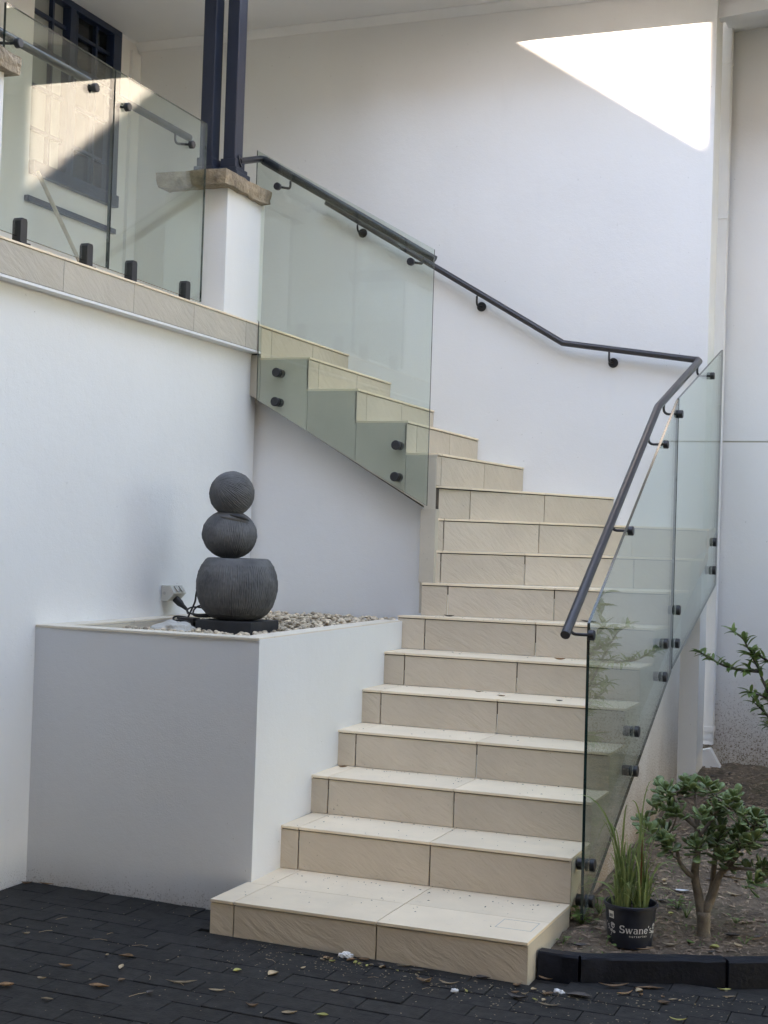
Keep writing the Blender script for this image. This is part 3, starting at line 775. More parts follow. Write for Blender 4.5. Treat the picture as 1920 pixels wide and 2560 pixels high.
# ------------------------------------------------------------------ glass balustrades
GT_ = .012
def pane(poly, ext, parent):
    n = len(poly); mb = MB().prism(poly, ext)
    return obj('pane', mb.v, mb.f, None, parent, mats=[M['glass'], M['glass_edge']], fmat=[0, 0]+[1]*n)
def standoff(p, ax, parent, depth=.045, r=.026):
    """stand-off: spacer behind the glass and a knob cap in front; ax points out of the glass"""
    p = Vector(p); ax = Vector(ax)
    mb = MB().tube([p+ax*.0005, p+ax*.017, p+ax*.020], [r, r, r*.86], 24)
    mb.build('standoff_cap', M['black_metal'], parent, smooth=True, sharp=35)
    MB().cyl(p-ax*(GT_+.0005), p-ax*(GT_+depth), r*.92, 24).build('standoff_spacer', M['black_metal'], parent, smooth=True, sharp=35)
def spigot(x, y, z0, parent):
    mb = MB().prism([(x-.022, y-.024, z0), (x-.022, y-.024, z0+.098), (x-.022, y-.014, z0+.112), (x-.022, y+.018, z0+.112), (x-.022, y+.024, z0+.100), (x-.022, y+.024, z0)], (.044, 0, 0))
    o = mb.build('spigot', M['black_metal'], parent, bevel=.003)
    MB().box(x-.034, x+.034, y-.034, y+.034, z0, z0+.008).build('spigot_base', M['black_metal'], parent, bevel=.002)
def X0f(y): return -2.364 + (.9-y)*math.tan(math.radians(1.4))
X0 = -2.362
g = thing('glass_panel', 'balcony glass panel at far left, beside the cut off pillar', 'glass panel', (-2.356, .3, ZB))
pane([(X0f(-.125), -.125, 2.818), (X0f(.738), .738, 2.818), (X0f(.738), .738, 3.766), (X0f(-.125), -.125, 3.766)], (GT_, 0, 0), g)
spigot(X0f(.037)+.006, .037, ZB, g); spigot(X0f(.560)+.006, .560, ZB, g)
g = thing('glass_panel', 'balcony glass panel next to the pillar with the navy posts', 'glass panel', (-2.356, 1.2, ZB))
pane([(X0f(.752), .752, 2.818), (X0f(1.69), 1.690, 2.818), (X0f(1.69), 1.690, 3.776), (X0f(.752), .752, 3.766)], (GT_, 0, 0), g)
spigot(X0f(.962)+.006, .962, ZB, g); spigot(X0f(1.511)+.006, 1.511, ZB, g)
g = thing('glass_panel', 'large glass panel standing along the upper flight of stairs', 'glass panel', (-1.8, 2.24, 2.3))
Y0 = 2.231
pane([(-2.348, Y0, 3.778), (-2.346, Y0, 2.806), (-2.312, Y0, 2.804), (-2.302, Y0, 2.795), (-2.298, Y0, 2.352), (-1.252, Y0, 1.772), (-1.255, Y0, 3.161)], (0, GT_, 0), g)
for p in ((-2.172, 2.504), (-2.174, 2.339), (-1.436, 2.098), (-1.437, 1.926)): standoff((p[0], Y0, p[1]), (0, -1, 0), g, .043)
XR = .045
g = thing('glass_panel', 'glass panel with a dark front edge along the lower steps', 'glass panel', (.05, 1.4, .5))
pane([(XR, .60, .095), (XR, 2.398, .950), (XR, 2.385, 2.355), (XR, .572, 1.275)], (GT_, 0, 0), g)
for p in ((.70, .295), (.70, .150), (1.515, .742), (1.515, .562), (2.172, 1.108), (2.172, .942)): standoff((XR+GT_, p[0], p[1]), (1, 0, 0), g, .040)
g = thing('glass_panel', 'glass panel at the stair turn reaching the right wall', 'glass panel', (.05, 3.1, 1.4))
pane([(XR, 2.412, .962), (XR, 3.83, 1.375), (XR, 3.85, 2.812), (XR, 2.402, 2.362)], (GT_, 0, 0), g)
for p in ((2.498, 1.265), (2.498, 1.092), (3.675, 1.633), (3.675, 1.464)): standoff((XR+GT_, p[0], p[1]), (1, 0, 0), g, .030)

# ------------------------------------------------------------------ handrails
RR = .0195
def bracket(rail_pt, out, disc_pt, parent, wall=False):
    """saddle under the rail, bent rod, round disc"""
    rp = Vector(rail_pt); dp = Vector(disc_pt); out = Vector(out)
    low = Vector((rp.x, rp.y, dp.z))
    a = rp - Vector((0, 0, RR*.9))
    k1 = Vector((low.x, low.y, dp.z+.026)); pts = [a, k1]
    for s in (.25, .5, .75):
        an = s*PI/2
        pts.append(low + out*(.026*(1-math.cos(an))) + Vector((0, 0, .026*(1-math.sin(an)))))
    pts += [low + out*.026, dp]
    MB().tube(pts, .0065, 10).build('bracket_rod', M['black_metal'], parent, smooth=True, sharp=60)
    r = .030 if wall else .021
    if wall: MB().tube([dp-out*.006, dp+out*.001], r, 28).build('wall_disc', M['black_metal'], parent, smooth=True, sharp=40)
    else:
        MB().tube([dp-out*.001, dp+out*.019, dp+out*.022], [r, r, r*.85], 24).build('glass_disc', M['black_metal'], parent, smooth=True, sharp=40)
def rail(parts, parent, r=RR):
    MB().tube(parts, r, 20).build('rail', M['rail'], parent, smooth=True, sharp=50)
# main rail: along the rear wall, round the corner and down the right side
h1 = thing('handrail', 'long dark handrail along the rear wall and down the right glass', 'handrail', (-.5, 3.4, 2.7))
a0 = Vector((-2.47, 3.48, 3.778)); a1 = Vector((-.853, 3.48, 2.820)); a2 = Vector((-.022, 3.478, 2.700)); a3 = Vector((-.022, 2.243, 2.302)); a4 = Vector((-.022, .487, 1.228))
rail([a0, a1, a2-Vector((.03, 0, -.004)), a2, a2+(a3-a2).normalized()*.03], h1) if False else None
rail([a0, a1, a2+Vector((-.035, 0, .005)), a2+Vector((-.012, -.010, .001)), a2+(a3-a2).normalized()*.035, a3, a4], h1)
for x, z in ((-2.231, 3.577), (-1.403, 3.070), (-.553, 2.702)):
    zr = a0.z+(a1.z-a0.z)*(x-a0.x)/(a1.x-a0.x) if x < a1.x else a1.z+(a2.z-a1.z)*(x-a1.x)/(a2.x-a1.x)
    bracket((x-.012, 3.48, zr), (0, 1, 0), (x, 3.548, z), h1, True)
for y, z in ((3.40, 2.598), (2.40, 2.28), (2.02, 2.095), (1.25, 1.655), (.56, 1.229)):
    zr = a2.z+(a3.z-a2.z)*(y-a2.y)/(a3.y-a2.y) if y > a3.y else a3.z+(a4.z-a3.z)*(y-a3.y)/(a4.y-a3.y)
    bracket((-.022, y, zr), (1, 0, 0), (XR+GT_, y, z), h1)
    MB().box(-.03, -.014, y-.03, y+.03, zr-.024, zr-.017)
h2 = thing('handrail', 'short dark handrail behind the large glass panel, joined to the navy post', 'handrail', (-1.8, 2.3, 3.4))
b0 = Vector((-2.345, 2.01, 3.655)); b1 = Vector((-2.352, 2.305, 3.742)); b2 = Vector((-1.275, 2.305, 3.122))
rail([b0, b1+Vector((0, -.02, 0)), b1+Vector((.02, 0, -.008)), b2], h2)
MB().tube([(-2.3425, 2.01, 3.655), (-2.334, 2.012, 3.657)], .034, 24).build('post_plate', M['black_metal'], h2, smooth=True, sharp=40)
for x, z in ((-2.206, 3.559), (-1.385, 3.097)):
    zr = b1.z+(b2.z-b1.z)*(x+.06-b1.x)/(b2.x-b1.x)
    bracket((x+.04, 2.305, zr), (0, -1, 0), (x, Y0, z), h2)
h3 = thing('handrail', 'level dark handrail behind the balcony glass', 'handrail', (-2.45, .6, 3.66))
rail([(-2.44, -.55, 3.69), (-2.44, .66, 3.69)], h3); rail([(-2.44, .80, 3.688), (-2.44, 1.62, 3.686)], h3)
for y, z in ((-.045, 3.62), (.560, 3.618), (.852, 3.616), (1.505, 3.613)):
    bracket((-2.44, y-.03, 3.688), (1, 0, 0), (X0f(y)+GT_, y, z), h3)

# ------------------------------------------------------------------ downpipe
dpp = thing('downpipe', 'white rectangular downpipe at the right end of the rear wall', 'downpipe', (.02, 3.88, .3))
box('pipe', -.034, .058, 3.86, 3.925, .42, 4.86, M['pipe'], dpp, .006)
for z in (4.585, 3.62, .475): box('collar', -.038, .062, 3.854, 3.93, z, z+.035 if z < 1 else z+.012, M['pipe'], dpp, .003)
MB().prism([(-.034, 3.86, .40), (.058, 3.86, .40), (.058, 3.925, .40), (-.034, 3.925, .40)], (.0, -.0, .03)).build('pipe_end', M['pipe'], dpp)
a = [(-.032, 3.80, .365), (.050, 3.80, .385), (.132, 3.80, .245), (.045, 3.80, .195)]
MB().prism(a, (0, .075, 0)).build('shoe', M['pipe'], dpp, bevel=.004)
box('wall_strip', -.078, -.040, 3.915, 3.948, .2, 4.9, M['trim'], rw)

# ------------------------------------------------------------------ edging blocks
def edging(pts, label, seed):
    (x0, y0), (x1, y1) = pts
    d = Vector((x1-x0, y1-y0, 0)).normalized(); n = Vector((-d.y, d.x, 0))
    t = thing('edging_block', label, 'edging block', ((x0+x1)/2, (y0+y1)/2, 0), 'black edging blocks round the garden bed')
    a, b = Vector((x0, y0, -.03)), Vector((x1, y1, -.03))
    mb = MB()
    N = 14; vv = []; ff = []
    prof = [(0, 0), (.0, .112), (.006, .120), (.062, .120), (.068, .114), (.068, 0)]
    for i in range(N+1):
        p = a.lerp(b, i/N)
        for (u, z) in prof:
            q = p+n*u+Vector((0, 0, z)); k = noise.noise(q*13+Vector((seed, 0, 0)))*.004
            vv.append(q + n*k + Vector((0, 0, k*.6 if z > .05 else 0)))
    m_ = len(prof)
    for i in range(N):
        for j in range(m_-1): ff.append((i*m_+j, (i+1)*m_+j, (i+1)*m_+j+1, i*m_+j+1))
    ff.append(tuple(range(m_))); ff.append(tuple(N*m_+j for j in range(m_))[::-1])
    mb.add(vv, ff); mb.build('block', M['edging'], t, smooth=True, sharp=35)
edging(((.008, .108), (.158, .112)), 'short black edging block beside the bottom step', 1)
edging(((.170, .114), (.655, .328)), 'long black edging block in front of the nursery pot', 2)
edging(((.666, .325), (1.25, .66)), 'black edging block at the right picture edge', 3)

# ------------------------------------------------------------------ plants
def leaf_obj(me, name, parent, loc, rot, s):
    o = bpy.data.objects.new(name, me); C.objects.link(o)
    o.parent = parent; o.location = Vector(loc)-wbase(parent); o.rotation_mode = 'QUATERNION'; o.rotation_quaternion = rot; o.scale = s if isinstance(s, tuple) else (s, s, s)
    return o
def mesh(name, verts, faces, m, smooth=True):
    me = bpy.data.meshes.new(name); me.from_pydata([tuple(v) for v in verts], [], faces); me.materials.append(m)
    if smooth: me.shade_smooth()
    return me
def aim(d, roll=0):
    q = Vector(d).normalized().to_track_quat('Y', 'Z'); return q @ Matrix.Rotation(roll, 3, 'Y').to_quaternion()
# fleshy jade leaf along +Y
def fleshy():
    prof = [(0, .05), (.18, .12), (.42, .22), (.66, .31), (.84, .30), (.95, .19), (1.0, .02)]
    vv = []; ff = []; k = 8
    for (y, wd) in prof:
        for j in range(k):
            t = 2*PI*j/k; vv.append((math.cos(t)*wd, y, math.sin(t)*wd*.32 + .10*y*y))
    for i in range(len(prof)-1):
        for j in range(k): ff.append((i*k+j, i*k+(j+1) % k, (i+1)*k+(j+1) % k, (i+1)*k+j))
    ff.append(tuple((len(prof)-1)*k+j for j in range(k)))
    return mesh('leaf', vv, ff, M['jade'])
jl = fleshy()
jade = thing('jade_plant', 'jade plant with thick trunk and fleshy leaves in the garden bed', 'plant', (.513, .70, .07))
def limb(pts, rs):
    return MB().tube(smoothpath(pts, 4), [rs[min(len(rs)-1, int(i/4))]+(rs[min(len(rs)-1, int(i/4)+1)]-rs[min(len(rs)-1, int(i/4))])*((i % 4)/4) for i in range((len(pts)-1)*4+1)], 12)
limb([(.515, .70, .04), (.514, .70, .09), (.512, .70, .165)], [.034, .026, .027]).build('trunk', M['bark'], jade, smooth=True)
limbs = [([(.505, .70, .15), (.49, .70, .23), (.476, .69, .306), (.482, .70, .406), (.477, .70, .493), (.47, .70, .57)], [.020, .018, .016, .014, .011, .007]),
         ([(.520, .70, .16), (.548, .71, .245), (.569, .71, .311), (.602, .71, .35), (.640, .70, .40)], [.018, .016, .013, .010, .007]),
         ([(.517, .705, .16), (.538, .73, .25), (.541, .74, .325), (.548, .75, .413), (.56, .75, .50)], [.015, .013, .011, .010, .006]),
         ([(.476, .69, .30), (.45, .67, .315), (.417, .66, .364), (.405, .66, .427), (.375, .66, .46)], [.011, .010, .008, .007, .005]),
         ([(.478, .70, .49), (.43, .69, .53), (.405, .68, .575), (.38, .68, .62)], [.010, .009, .007, .005]),
         ([(.602, .71, .345), (.64, .69, .350), (.71, .67, .355), (.75, .66, .33)], [.008, .007, .006, .005]),
         ([(.482, .70, .45), (.53, .72, .52), (.57, .73, .59), (.62, .74, .62)], [.008, .007, .006, .005]),
         ([(.60, .71, .36), (.65, .72, .44), (.70, .73, .51)], [.008, .006, .005]),
         ([(.405, .66, .44), (.33, .66, .47), (.27, .66, .50)], [.006, .005, .004])]
for p, r in limbs: limb(p, r).build('branch', M['bark'], jade, smooth=True)
RO = [(0.326, 0.631), (0.367, 0.647), (0.403, 0.621), (0.455, 0.643), (0.507, 0.66), (0.531, 0.633), (0.623, 0.63), (0.601, 0.605), (0.432, 0.659), (0.345, 0.603), (0.37, 0.559), (0.406, 0.544), (0.287, 0.539), (0.259, 0.5), (0.295, 0.486), (0.331, 0.472), (0.51, 0.561), (0.544, 0.576), (0.557, 0.536), (0.511, 0.52), (0.569, 0.509), (0.63, 0.573), (0.664, 0.57), (0.715, 0.57), (0.693, 0.544), (0.717, 0.518), (0.717, 0.489), (0.501, 0.472), (0.49, 0.436), (0.456, 0.421), (0.514, 0.421), (0.565, 0.462), (0.616, 0.455), (0.661, 0.489), (0.673, 0.45), (0.606, 0.42), (0.623, 0.404), (0.572, 0.387), (0.602, 0.355), (0.721, 0.363), (0.748, 0.378), (0.716, 0.317), (0.745, 0.303), (0.355, 0.451), (0.38, 0.424), (.78, .55), (.80, .50), (.79, .41), (.82, .46)]
rg = random.Random(5); nl = 0; tw = MB(); extra = MB()
ends = [Vector(p[-1]) for p, r in limbs] + [Vector(p[len(p)//2]) for p, r in limbs]
for (x, z) in RO:
    y = .70 + rg.uniform(-.11, .12)
    c = Vector((x, y, z))
    e = min(ends, key=lambda q: (q-c).length + (0 if q.z < z+.02 else .3))
    tw.tube(smoothpath([e, e.lerp(c, .55)+Vector((0, 0, -.012)), c], 4), .0035, 6)
    up = (Vector((x-.52, y-.70, .10 + (z-.45)*.5)).normalized() + Vector((0, 0, .5))).normalized()
    k = rg.randint(11, 15)
    for j in range(k):
        a_ = j*2.4 + rg.uniform(-.4, .4); tilt = (.30 + 1.45*j/k) + rg.uniform(-.25, .3)
        o1 = up.orthogonal().normalized(); o2 = up.cross(o1)
        d = up*math.cos(tilt) + (o1*math.cos(a_)+o2*math.sin(a_))*math.sin(tilt)
        s = rg.uniform(.036, .060)*(1 if j > 2 else .7)
        pos = c + d*.003 - up*.050*(j/k)*rg.uniform(.5, 1.1)
        q = aim(d, rg.uniform(-.5, .5))
        if nl < 295: leaf_obj(jl, 'leaf', jade, pos, q, s); nl += 1
        else:
            mm = Matrix.Translation(pos) @ q.to_matrix().to_4x4() @ Matrix.Scale(s, 4)
            extra.add([mm @ v.co for v in jl.vertices], [list(f.vertices) for f in jl.polygons])
tag(tw.build('twigs', M['bark'], jade, smooth=True), kind='stuff')
if extra.v: tag(extra.build('inner_leaves', M['jade'], jade, smooth=True), kind='stuff')

# nursery pot with grass
PC = Vector((.262, .520, .05))
pot = thing('nursery_pot', 'black plastic nursery pot with white lettering standing in the bed', 'plant pot', tuple(PC))
prof = [(.080, 0), (.084, .004), (.0975, .146), (.0975, .149), (.103, .150), (.1045, .152), (.1045, .162), (.103, .164), (.098, .163), (.096, .150), (.09, .12)]
MB().lathe(prof, PC, 48).build('pot_shell', M['pot'], pot, smooth=True, sharp=35)
MB().lathe([(.094, .13), (.05, .134), (.001, .138)], PC, 32).build('potting_mix', M['soil'], pot, smooth=True)
view = math.atan2(-5.021-PC.y, 1.381-PC.x)          # bearing of the viewer from the pot
def pot_wrap(name, verts2, faces, ang, z, m, lift=.0008):
    """lay flat print (u along the girth, v up) on the tapered pot wall"""
    vv = []
    for (u, v) in verts2:
        zz = z+v; r = .084+(.0975-.084)*(zz-.004)/.142 + lift
        t = view+ang+u/r
        vv.append(PC+Vector((math.cos(t)*r, math.sin(t)*r, zz)))
    return obj(name, vv, faces, m, pot)
def text_flat(s, size, bold=0, space=1.0):
    cu = bpy.data.curves.new('lettering', 'FONT'); cu.body = s; cu.size = size; cu.align_x = 'CENTER'; cu.offset = bold; cu.space_character = space
    cu.resolution_u = 4; cu.fill_mode = 'FRONT'
    ob = bpy.data.objects.new('lettering', cu); C.objects.link(ob)
    dg = bpy.context.evaluated_depsgraph_get(); me = bpy.data.meshes.new_from_object(ob.evaluated_get(dg))
    bm = bmesh.new(); bm.from_mesh(me); bmesh.ops.triangulate(bm, faces=bm.faces[:])
    bmesh.ops.subdivide_edges(bm, edges=[e for e in bm.edges if e.calc_length() > size*.25], cuts=1)
    bm.verts.index_update()
    r = ([(v.co.x, v.co.y) for v in bm.verts], [[x.index for x in f.verts] for f in bm.faces]); bm.free()
    bpy.data.objects.remove(ob); bpy.data.curves.remove(cu); bpy.data.meshes.remove(me); return r
# heavy serif strokes for the maker's name: pen segments with a wide and a thin stroke
def pen(strokes, size):
    vv = []; ff = []
    for (pts, w0, w1) in strokes:
        k = len(vv); n = len(pts)
        for i, (x, y) in enumerate(pts):
            a = pts[max(0, i-1)]; b = pts[min(n-1, i+1)]
            d = Vector((b[0]-a[0], b[1]-a[1])).normalized(); nn = Vector((-d.y, d.x))
            ww = w0 + (w1-w0)*abs(d.y)
            vv += [((x+nn.x*ww/2)*size, (y+nn.y*ww/2)*size), ((x-nn.x*ww/2)*size, (y-nn.y*ww/2)*size)]
        for i in range(n-1): ff.append((k+2*i, k+2*i+1, k+2*i+3, k+2*i+2))
    return vv, ff
def arc(cx, cy, rx, ry, a0, a1, n=12): return [(cx+rx*math.cos(math.radians(a0+(a1-a0)*i/n)), cy+ry*math.sin(math.radians(a0+(a1-a0)*i/n))) for i in range(n+1)]
ser = lambda x, y, w: ([(x-w, y), (x+w, y)], .045, .045)
GLY = {
 'S': (.62, [(arc(.30, .54, .20, .18, 20, 270, 14) + arc(.30, .19, .23, .17, 90, -160, 14)[1:], .075, .16), ([(.49, .72), (.49, .52)], .03, .03), ([(.07, .0), (.07, .22)], .03, .03)]),
 'w': (.80, [([(.10, .48), (.25, .0)], .06, .13), ([(.25, .0), (.40, .46)], .04, .05), ([(.38, .48), (.54, .0)], .06, .13), ([(.54, .0), (.70, .48)], .04, .05), ser(.10, .47, .09), ser(.38, .47, .08), ser(.70, .47, .08)]),
 'a': (.52, [(arc(.23, .36, .15, .12, 150, 0, 8) + [(.38, .06), (.46, .02)], .06, .12), (arc(.23, .14, .15, .13, 90, 330, 12), .05, .11)]),
 'n': (.60, [([(.13, .0), (.13, .48)], .12, .12), (arc(.30, .33, .15, .14, 160, 0, 8) + [(.45, .0)], .05, .12), ser(.13, .02, .09), ser(.45, .02, .09), ser(.09, .47, .06)]),
 'e': (.50, [([(.10, .25), (.41, .25)], .05, .05), (arc(.25, .24, .17, .23, 0, 330, 18), .06, .12)]),
 "'": (.20, [([(.10, .74), (.08, .54)], .10, .10)]),
 's': (.42, [(arc(.20, .36, .12, .10, 20, 270, 10) + arc(.20, .13, .14, .12, 90, -160, 10)[1:], .06, .10)]),
}
x = 0; segs = []
for ch in "Swane's":
    wd, st_ = GLY[ch]
    for (pts, a_, b_) in st_: segs.append(([(px+x, py) for px, py in pts], a_, b_))
    x += wd
tot = x; SZ = .0385; WORD_ANG = .30
v2, f2 = pen(segs, SZ); v2 = [(a_-tot*SZ/2, b_) for a_, b_ in v2]
pot_wrap('lettering', v2, f2, WORD_ANG, .062, M['print'])
v2, f2 = text_flat('nurseries', .0125, .0002, 1.5); pot_wrap('lettering', v2, f2, WORD_ANG+.06, .048, M['print'])
def flower(ang, s):
    segs = [(arc(0, .030, .008, .007, 0, 360, 14), .003, .003), (arc(-.003, .030, .004, .004, 0, 300, 10), .003, .003), ([(-.010, .036), (-.004, .042), (.003, .040), (.010, .035)], .004, .004),
            ([(0, .022), (-.003, .010), (-.010, -.002), (-.014, -.010)], .0022, .0022), (arc(.006, .008, .005, .003, 0, 360, 8), .004, .004), (arc(-.010, .012, .004, .003, 0, 360, 8), .004, .004)]
    v_, f_ = pen(segs, s); return pot_wrap('flower_motif', v_, f_, ang, .052, M['print'])
flower(-.80, 1.0); flower(1.22, 1.0)
v2, f2 = pen([([(p[0], p[1]) for p in pts], a_, b_) for (pts, a_, b_) in GLY["s"][1]], SZ); pot_wrap('lettering', v2, f2, -1.16, .066, M['print'])
v2, f2 = pen([([(p[0], p[1]) for p in pts], a_, b_) for (pts, a_, b_) in GLY["'"][1]], SZ); pot_wrap('lettering', v2, f2, -1.24, .066, M['print'])
gu = [(u*.0056-.014, v*.0056-.013) for v in range(6) for u in range(6)]
gf = [(v*6+u, v*6+u+1, v*6+u+7, v*6+u+6) for v in range(5) for u in range(5)]
pot_wrap('barcode_sticker', gu, gf, -.86, .124, M['label_paper'], .001)
v2 = []; f2 = []; xx = -.011; r2 = random.Random(2)
while xx < .010:
    w_ = r2.choice((.0006, .0010, .0015)); k = len(v2); v2 += [(xx, -.008), (xx+w_, -.008), (xx+w_, .004), (xx, .004)]; f2.append((k, k+1, k+2, k+3)); xx += w_+r2.choice((.0006, .0011))
pot_wrap('barcode', v2, f2, -.86, .124, M['ink'], .0016)

gr = thing('potted_grass', 'tuft of long green grass blades growing in the nursery pot', 'grass plant', (PC.x, PC.y, .18))
rg = random.Random(21)
def blade(base, tip, sag, wd, name='blade', m=None):
    N = 9; base = Vector(base); tip = Vector(tip); ctl = Vector((base.x+(tip.x-base.x)*.25, base.y+(tip.y-base.y)*.25, base.z + (max(tip.z, base.z+.08)-base.z)*(1+sag)))
    vv = []; ff = []; side0 = rg.uniform(0, PI)
    for i in range(N+1):
        t_ = i/N; p = base.lerp(ctl, t_).lerp(ctl.lerp(tip, t_), t_)
        d = (ctl-base)*(1-t_)+(tip-ctl)*t_; sd = Vector((math.cos(side0), math.sin(side0), 0)); sd = (sd - d.normalized()*sd.dot(d.normalized())).normalized()
        ww = wd*(.55+.45*min(1, t_*4))*(1-t_**2.2)+.0003
        up = sd.cross(d).normalized()*ww*.25
        vv += [p-sd*ww+up, p-up*.4, p+sd*ww+up]
    for i in range(N):
        k = i*3; ff += [(k, k+1, k+4, k+3), (k+1, k+2, k+5, k+4)]
    return obj(name, vv, ff, m or M['grass'], gr, smooth=True)
GTIP = [(0.243, 0.582), (0.254, 0.601), (0.344, 0.684), (0.333, 0.654), (0.352, 0.49), (0.115, 0.523), (0.13, 0.438), (0.075, 0.259), (0.48, 0.339), (0.433, 0.435), (0.444, 0.257), (0.187, 0.496), (0.175, 0.495), (0.205, 0.469), (0.318, 0.561), (0.025, 0.604), (0.378, 0.476)]
for (x, z) in GTIP:
    bx = .262 + (.034 if x > .25 else -.034) + rg.uniform(-.022, .022)
    blade((bx, .52+rg.uniform(-.035, .035), .184), (x, .505+rg.uniform(-.06, .03), z), .12 if z > .45 else .9, rg.uniform(.0035, .0062))
for k in range(80):
    c = rg.choice((-.034, -.030, .036)); bx = .262+c+rg.uniform(-.028, .028); by = .52+rg.uniform(-.04, .04)
    h_ = rg.uniform(.08, .27); a_ = rg.uniform(0, 2*PI); lean = rg.uniform(.01, .09)
    blade((bx, by, .184), (bx+math.cos(a_)*lean, by+math.sin(a_)*lean, .184+h_), rg.uniform(.05, .3), rg.uniform(.002, .0052))
for k in range(70):
    c = rg.choice((-.034, .036)); bx = .262+c+rg.uniform(-.03, .03); by = .52+rg.uniform(-.04, .04)
    a_ = rg.uniform(0, 2*PI); lean = rg.uniform(.03, .10)
    blade((bx, by, .184), (bx+math.cos(a_)*lean, by+math.sin(a_)*lean, .184+rg.uniform(.02, .10)), rg.uniform(.4, 1.2), rg.uniform(.0012, .0026))
blade((.30, .51, .184), (.303, .50, .46), .0, .004, 'dead_blade', M['deadblade'])
blade((.245, .50, .19), (.125, .50, .28), .2, .002); blade((.225, .5, .18), (.13, .46, .10), .8, .0018)

# shrub at the right picture edge
shb = thing('shrub', 'leafy green shrub reaching in at the right picture edge', 'shrub', (1.05, 2.7, .2))
def blade_leaf():
    N = 6; vv = []; ff = []
    for i in range(N+1):
        t_ = i/N; wd = .17*math.sin(PI*min(1, t_*.93+.05))**.8 if i < N else .004
        z_ = .10*t_ - .34*t_*t_
        vv += [(-wd, t_, z_+.05*wd/.17), (0, t_, z_-.02), (wd, t_, z_+.05*wd/.17)]
    for i in range(N):
        k = i*3; ff += [(k, k+1, k+4, k+3), (k+1, k+2, k+5, k+4)]
    return mesh('leaf', vv, ff, M['shrub'])
sl_ = blade_leaf()
stems = [[(1.0, 2.72, .2), (.92, 2.70, .55), (.72, 2.65, .85), (.56, 2.62, .985), (.471, 2.6, 1.047), (.422, 2.6, 1.071), (.386, 2.6, 1.128), (.335, 2.6, 1.162)],
         [(.62, 2.64, .70), (.54, 2.61, .82), (.487, 2.6, .931), (.460, 2.6, .994), (.423, 2.6, 1.054)],
         [(.47, 2.6, .965), (.393, 2.6, .967), (.332, 2.6, .973), (.263, 2.6, .995), (.213, 2.6, 1.025), (.158, 2.6, 1.046)],
         [(.62, 2.63, .75), (.545, 2.6, .80), (.495, 2.6, .838), (.435, 2.6, .850)],
         [(.66, 2.63, .62), (.56, 2.6, .70), (.505, 2.6, .755), (.455, 2.6, .80)],
         [(.68, 2.63, .55), (.58, 2.6, .64), (.53, 2.6, .69)]]
rg = random.Random(31)
for k in range(76):
    a_ = rg.uniform(0, 6.3); r_ = rg.uniform(.1, .5); zt = rg.uniform(.35, 1.5)
    tip = Vector((.98+math.cos(a_)*r_*.85, 3.1+math.sin(a_)*r_*1.4, zt))
    lim = .46-.105*(tip.y-3.0)+.09
    if tip.x < lim: tip.x = lim+rg.uniform(0, .12)
    if tip.y > 3.85: tip.y = 3.8
    b_ = Vector((1.06+rg.uniform(-.05, .1), 2.9+rg.uniform(-.1, .1), .2))
    stems.append([b_, b_.lerp(tip, .4)+Vector((0, 0, .12)), b_.lerp(tip, .75)+Vector((0, 0, .06)), tip])
wood = MB(); nl = 0; extra = MB()
for si, stt in enumerate(stems):
    pth = smoothpath(stt, 6); n_p = len(pth)
    wood.tube(pth, [.009*(1-.85*i/n_p)+.0012 for i in range(n_p)] if si else [.011*(1-.85*i/n_p)+.0012 for i in range(n_p)], 6)
    i0 = int(n_p*(.35 if si not in (1, 2, 3, 4, 5) else .05))
    dens = 2 if si < 6 else 4
    for i in range(i0, n_p):
        for rep in range(dens if i < n_p-3 else 3):
            if si < 6 and rg.random() < .30: continue
            p = pth[i]; d = (pth[min(i+1, n_p-1)]-pth[max(0, i-1)]).normalized()
            side = Vector((rg.uniform(-1, 1), rg.uniform(-1, 1), rg.uniform(-.35, .8)))
            dd = (d*.55+side.normalized()).normalized()
            s = rg.uniform(.045, .075) if si < 6 else rg.uniform(.08, .14)
            q = aim(dd, rg.uniform(-.4, .4))
            if si < 6 and nl < 290: leaf_obj(sl_, 'leaf', shb, p, q, s); nl += 1
            else:
                mm = Matrix.Translation(p) @ q.to_matrix().to_4x4() @ Matrix.Scale(s, 4)
                extra.add([mm @ v.co for v in sl_.vertices], [list(f.vertices) for f in sl_.polygons])
wood.build('branches', M['twig'], shb, smooth=True)
tag(extra.build('outer_foliage', M['shrub'], shb, smooth=True), kind='stuff')

# weeds in the bed
def weed(x, y, label, n, s, seed, hgt=.03):
    r = random.Random(seed); z = soil_z(x, y)
    t = thing('weed', label, 'weed', (x, y, z), 'weeds in the garden bed')
    for k in range(n):
        a_ = r.uniform(0, 2*PI); mb = MB()
        tip = Vector((x+math.cos(a_)*s*r.uniform(.2, .9), y+math.sin(a_)*s*r.uniform(.2, .9), z+hgt*r.uniform(.4, 1.2)))
        ls = s*r.uniform(.4, .7); d = Vector((math.cos(a_), math.sin(a_), r.uniform(-.1, .5))).normalized(); sd = d.cross(Vector((0, 0, 1))).normalized(); up = sd.cross(d)
        pts = []
        for i in range(6):
            tt = i/5; wv = .42*math.sin(PI*(tt*.9+.06))
            pts.append((tip+d*ls*tt+up*ls*(.12*tt-.3*tt*tt), wv*ls))
        vv = []; ff = []
        for p, wv in pts: vv += [p-sd*wv+up*wv*.2, p, p+sd*wv+up*wv*.2]
        for i in range(5): k2 = i*3; ff += [(k2, k2+1, k2+4, k2+3), (k2+1, k2+2, k2+5, k2+4)]
        mb.add(vv, ff); mb.tube([(x, y, z-.002), tip], .0012, 5)
        mb.build('leaf', M['weed'], t, smooth=True)
weed(.03, .404, 'small pale weed beside the bottom step behind the short edging block', 7, .03, 1)
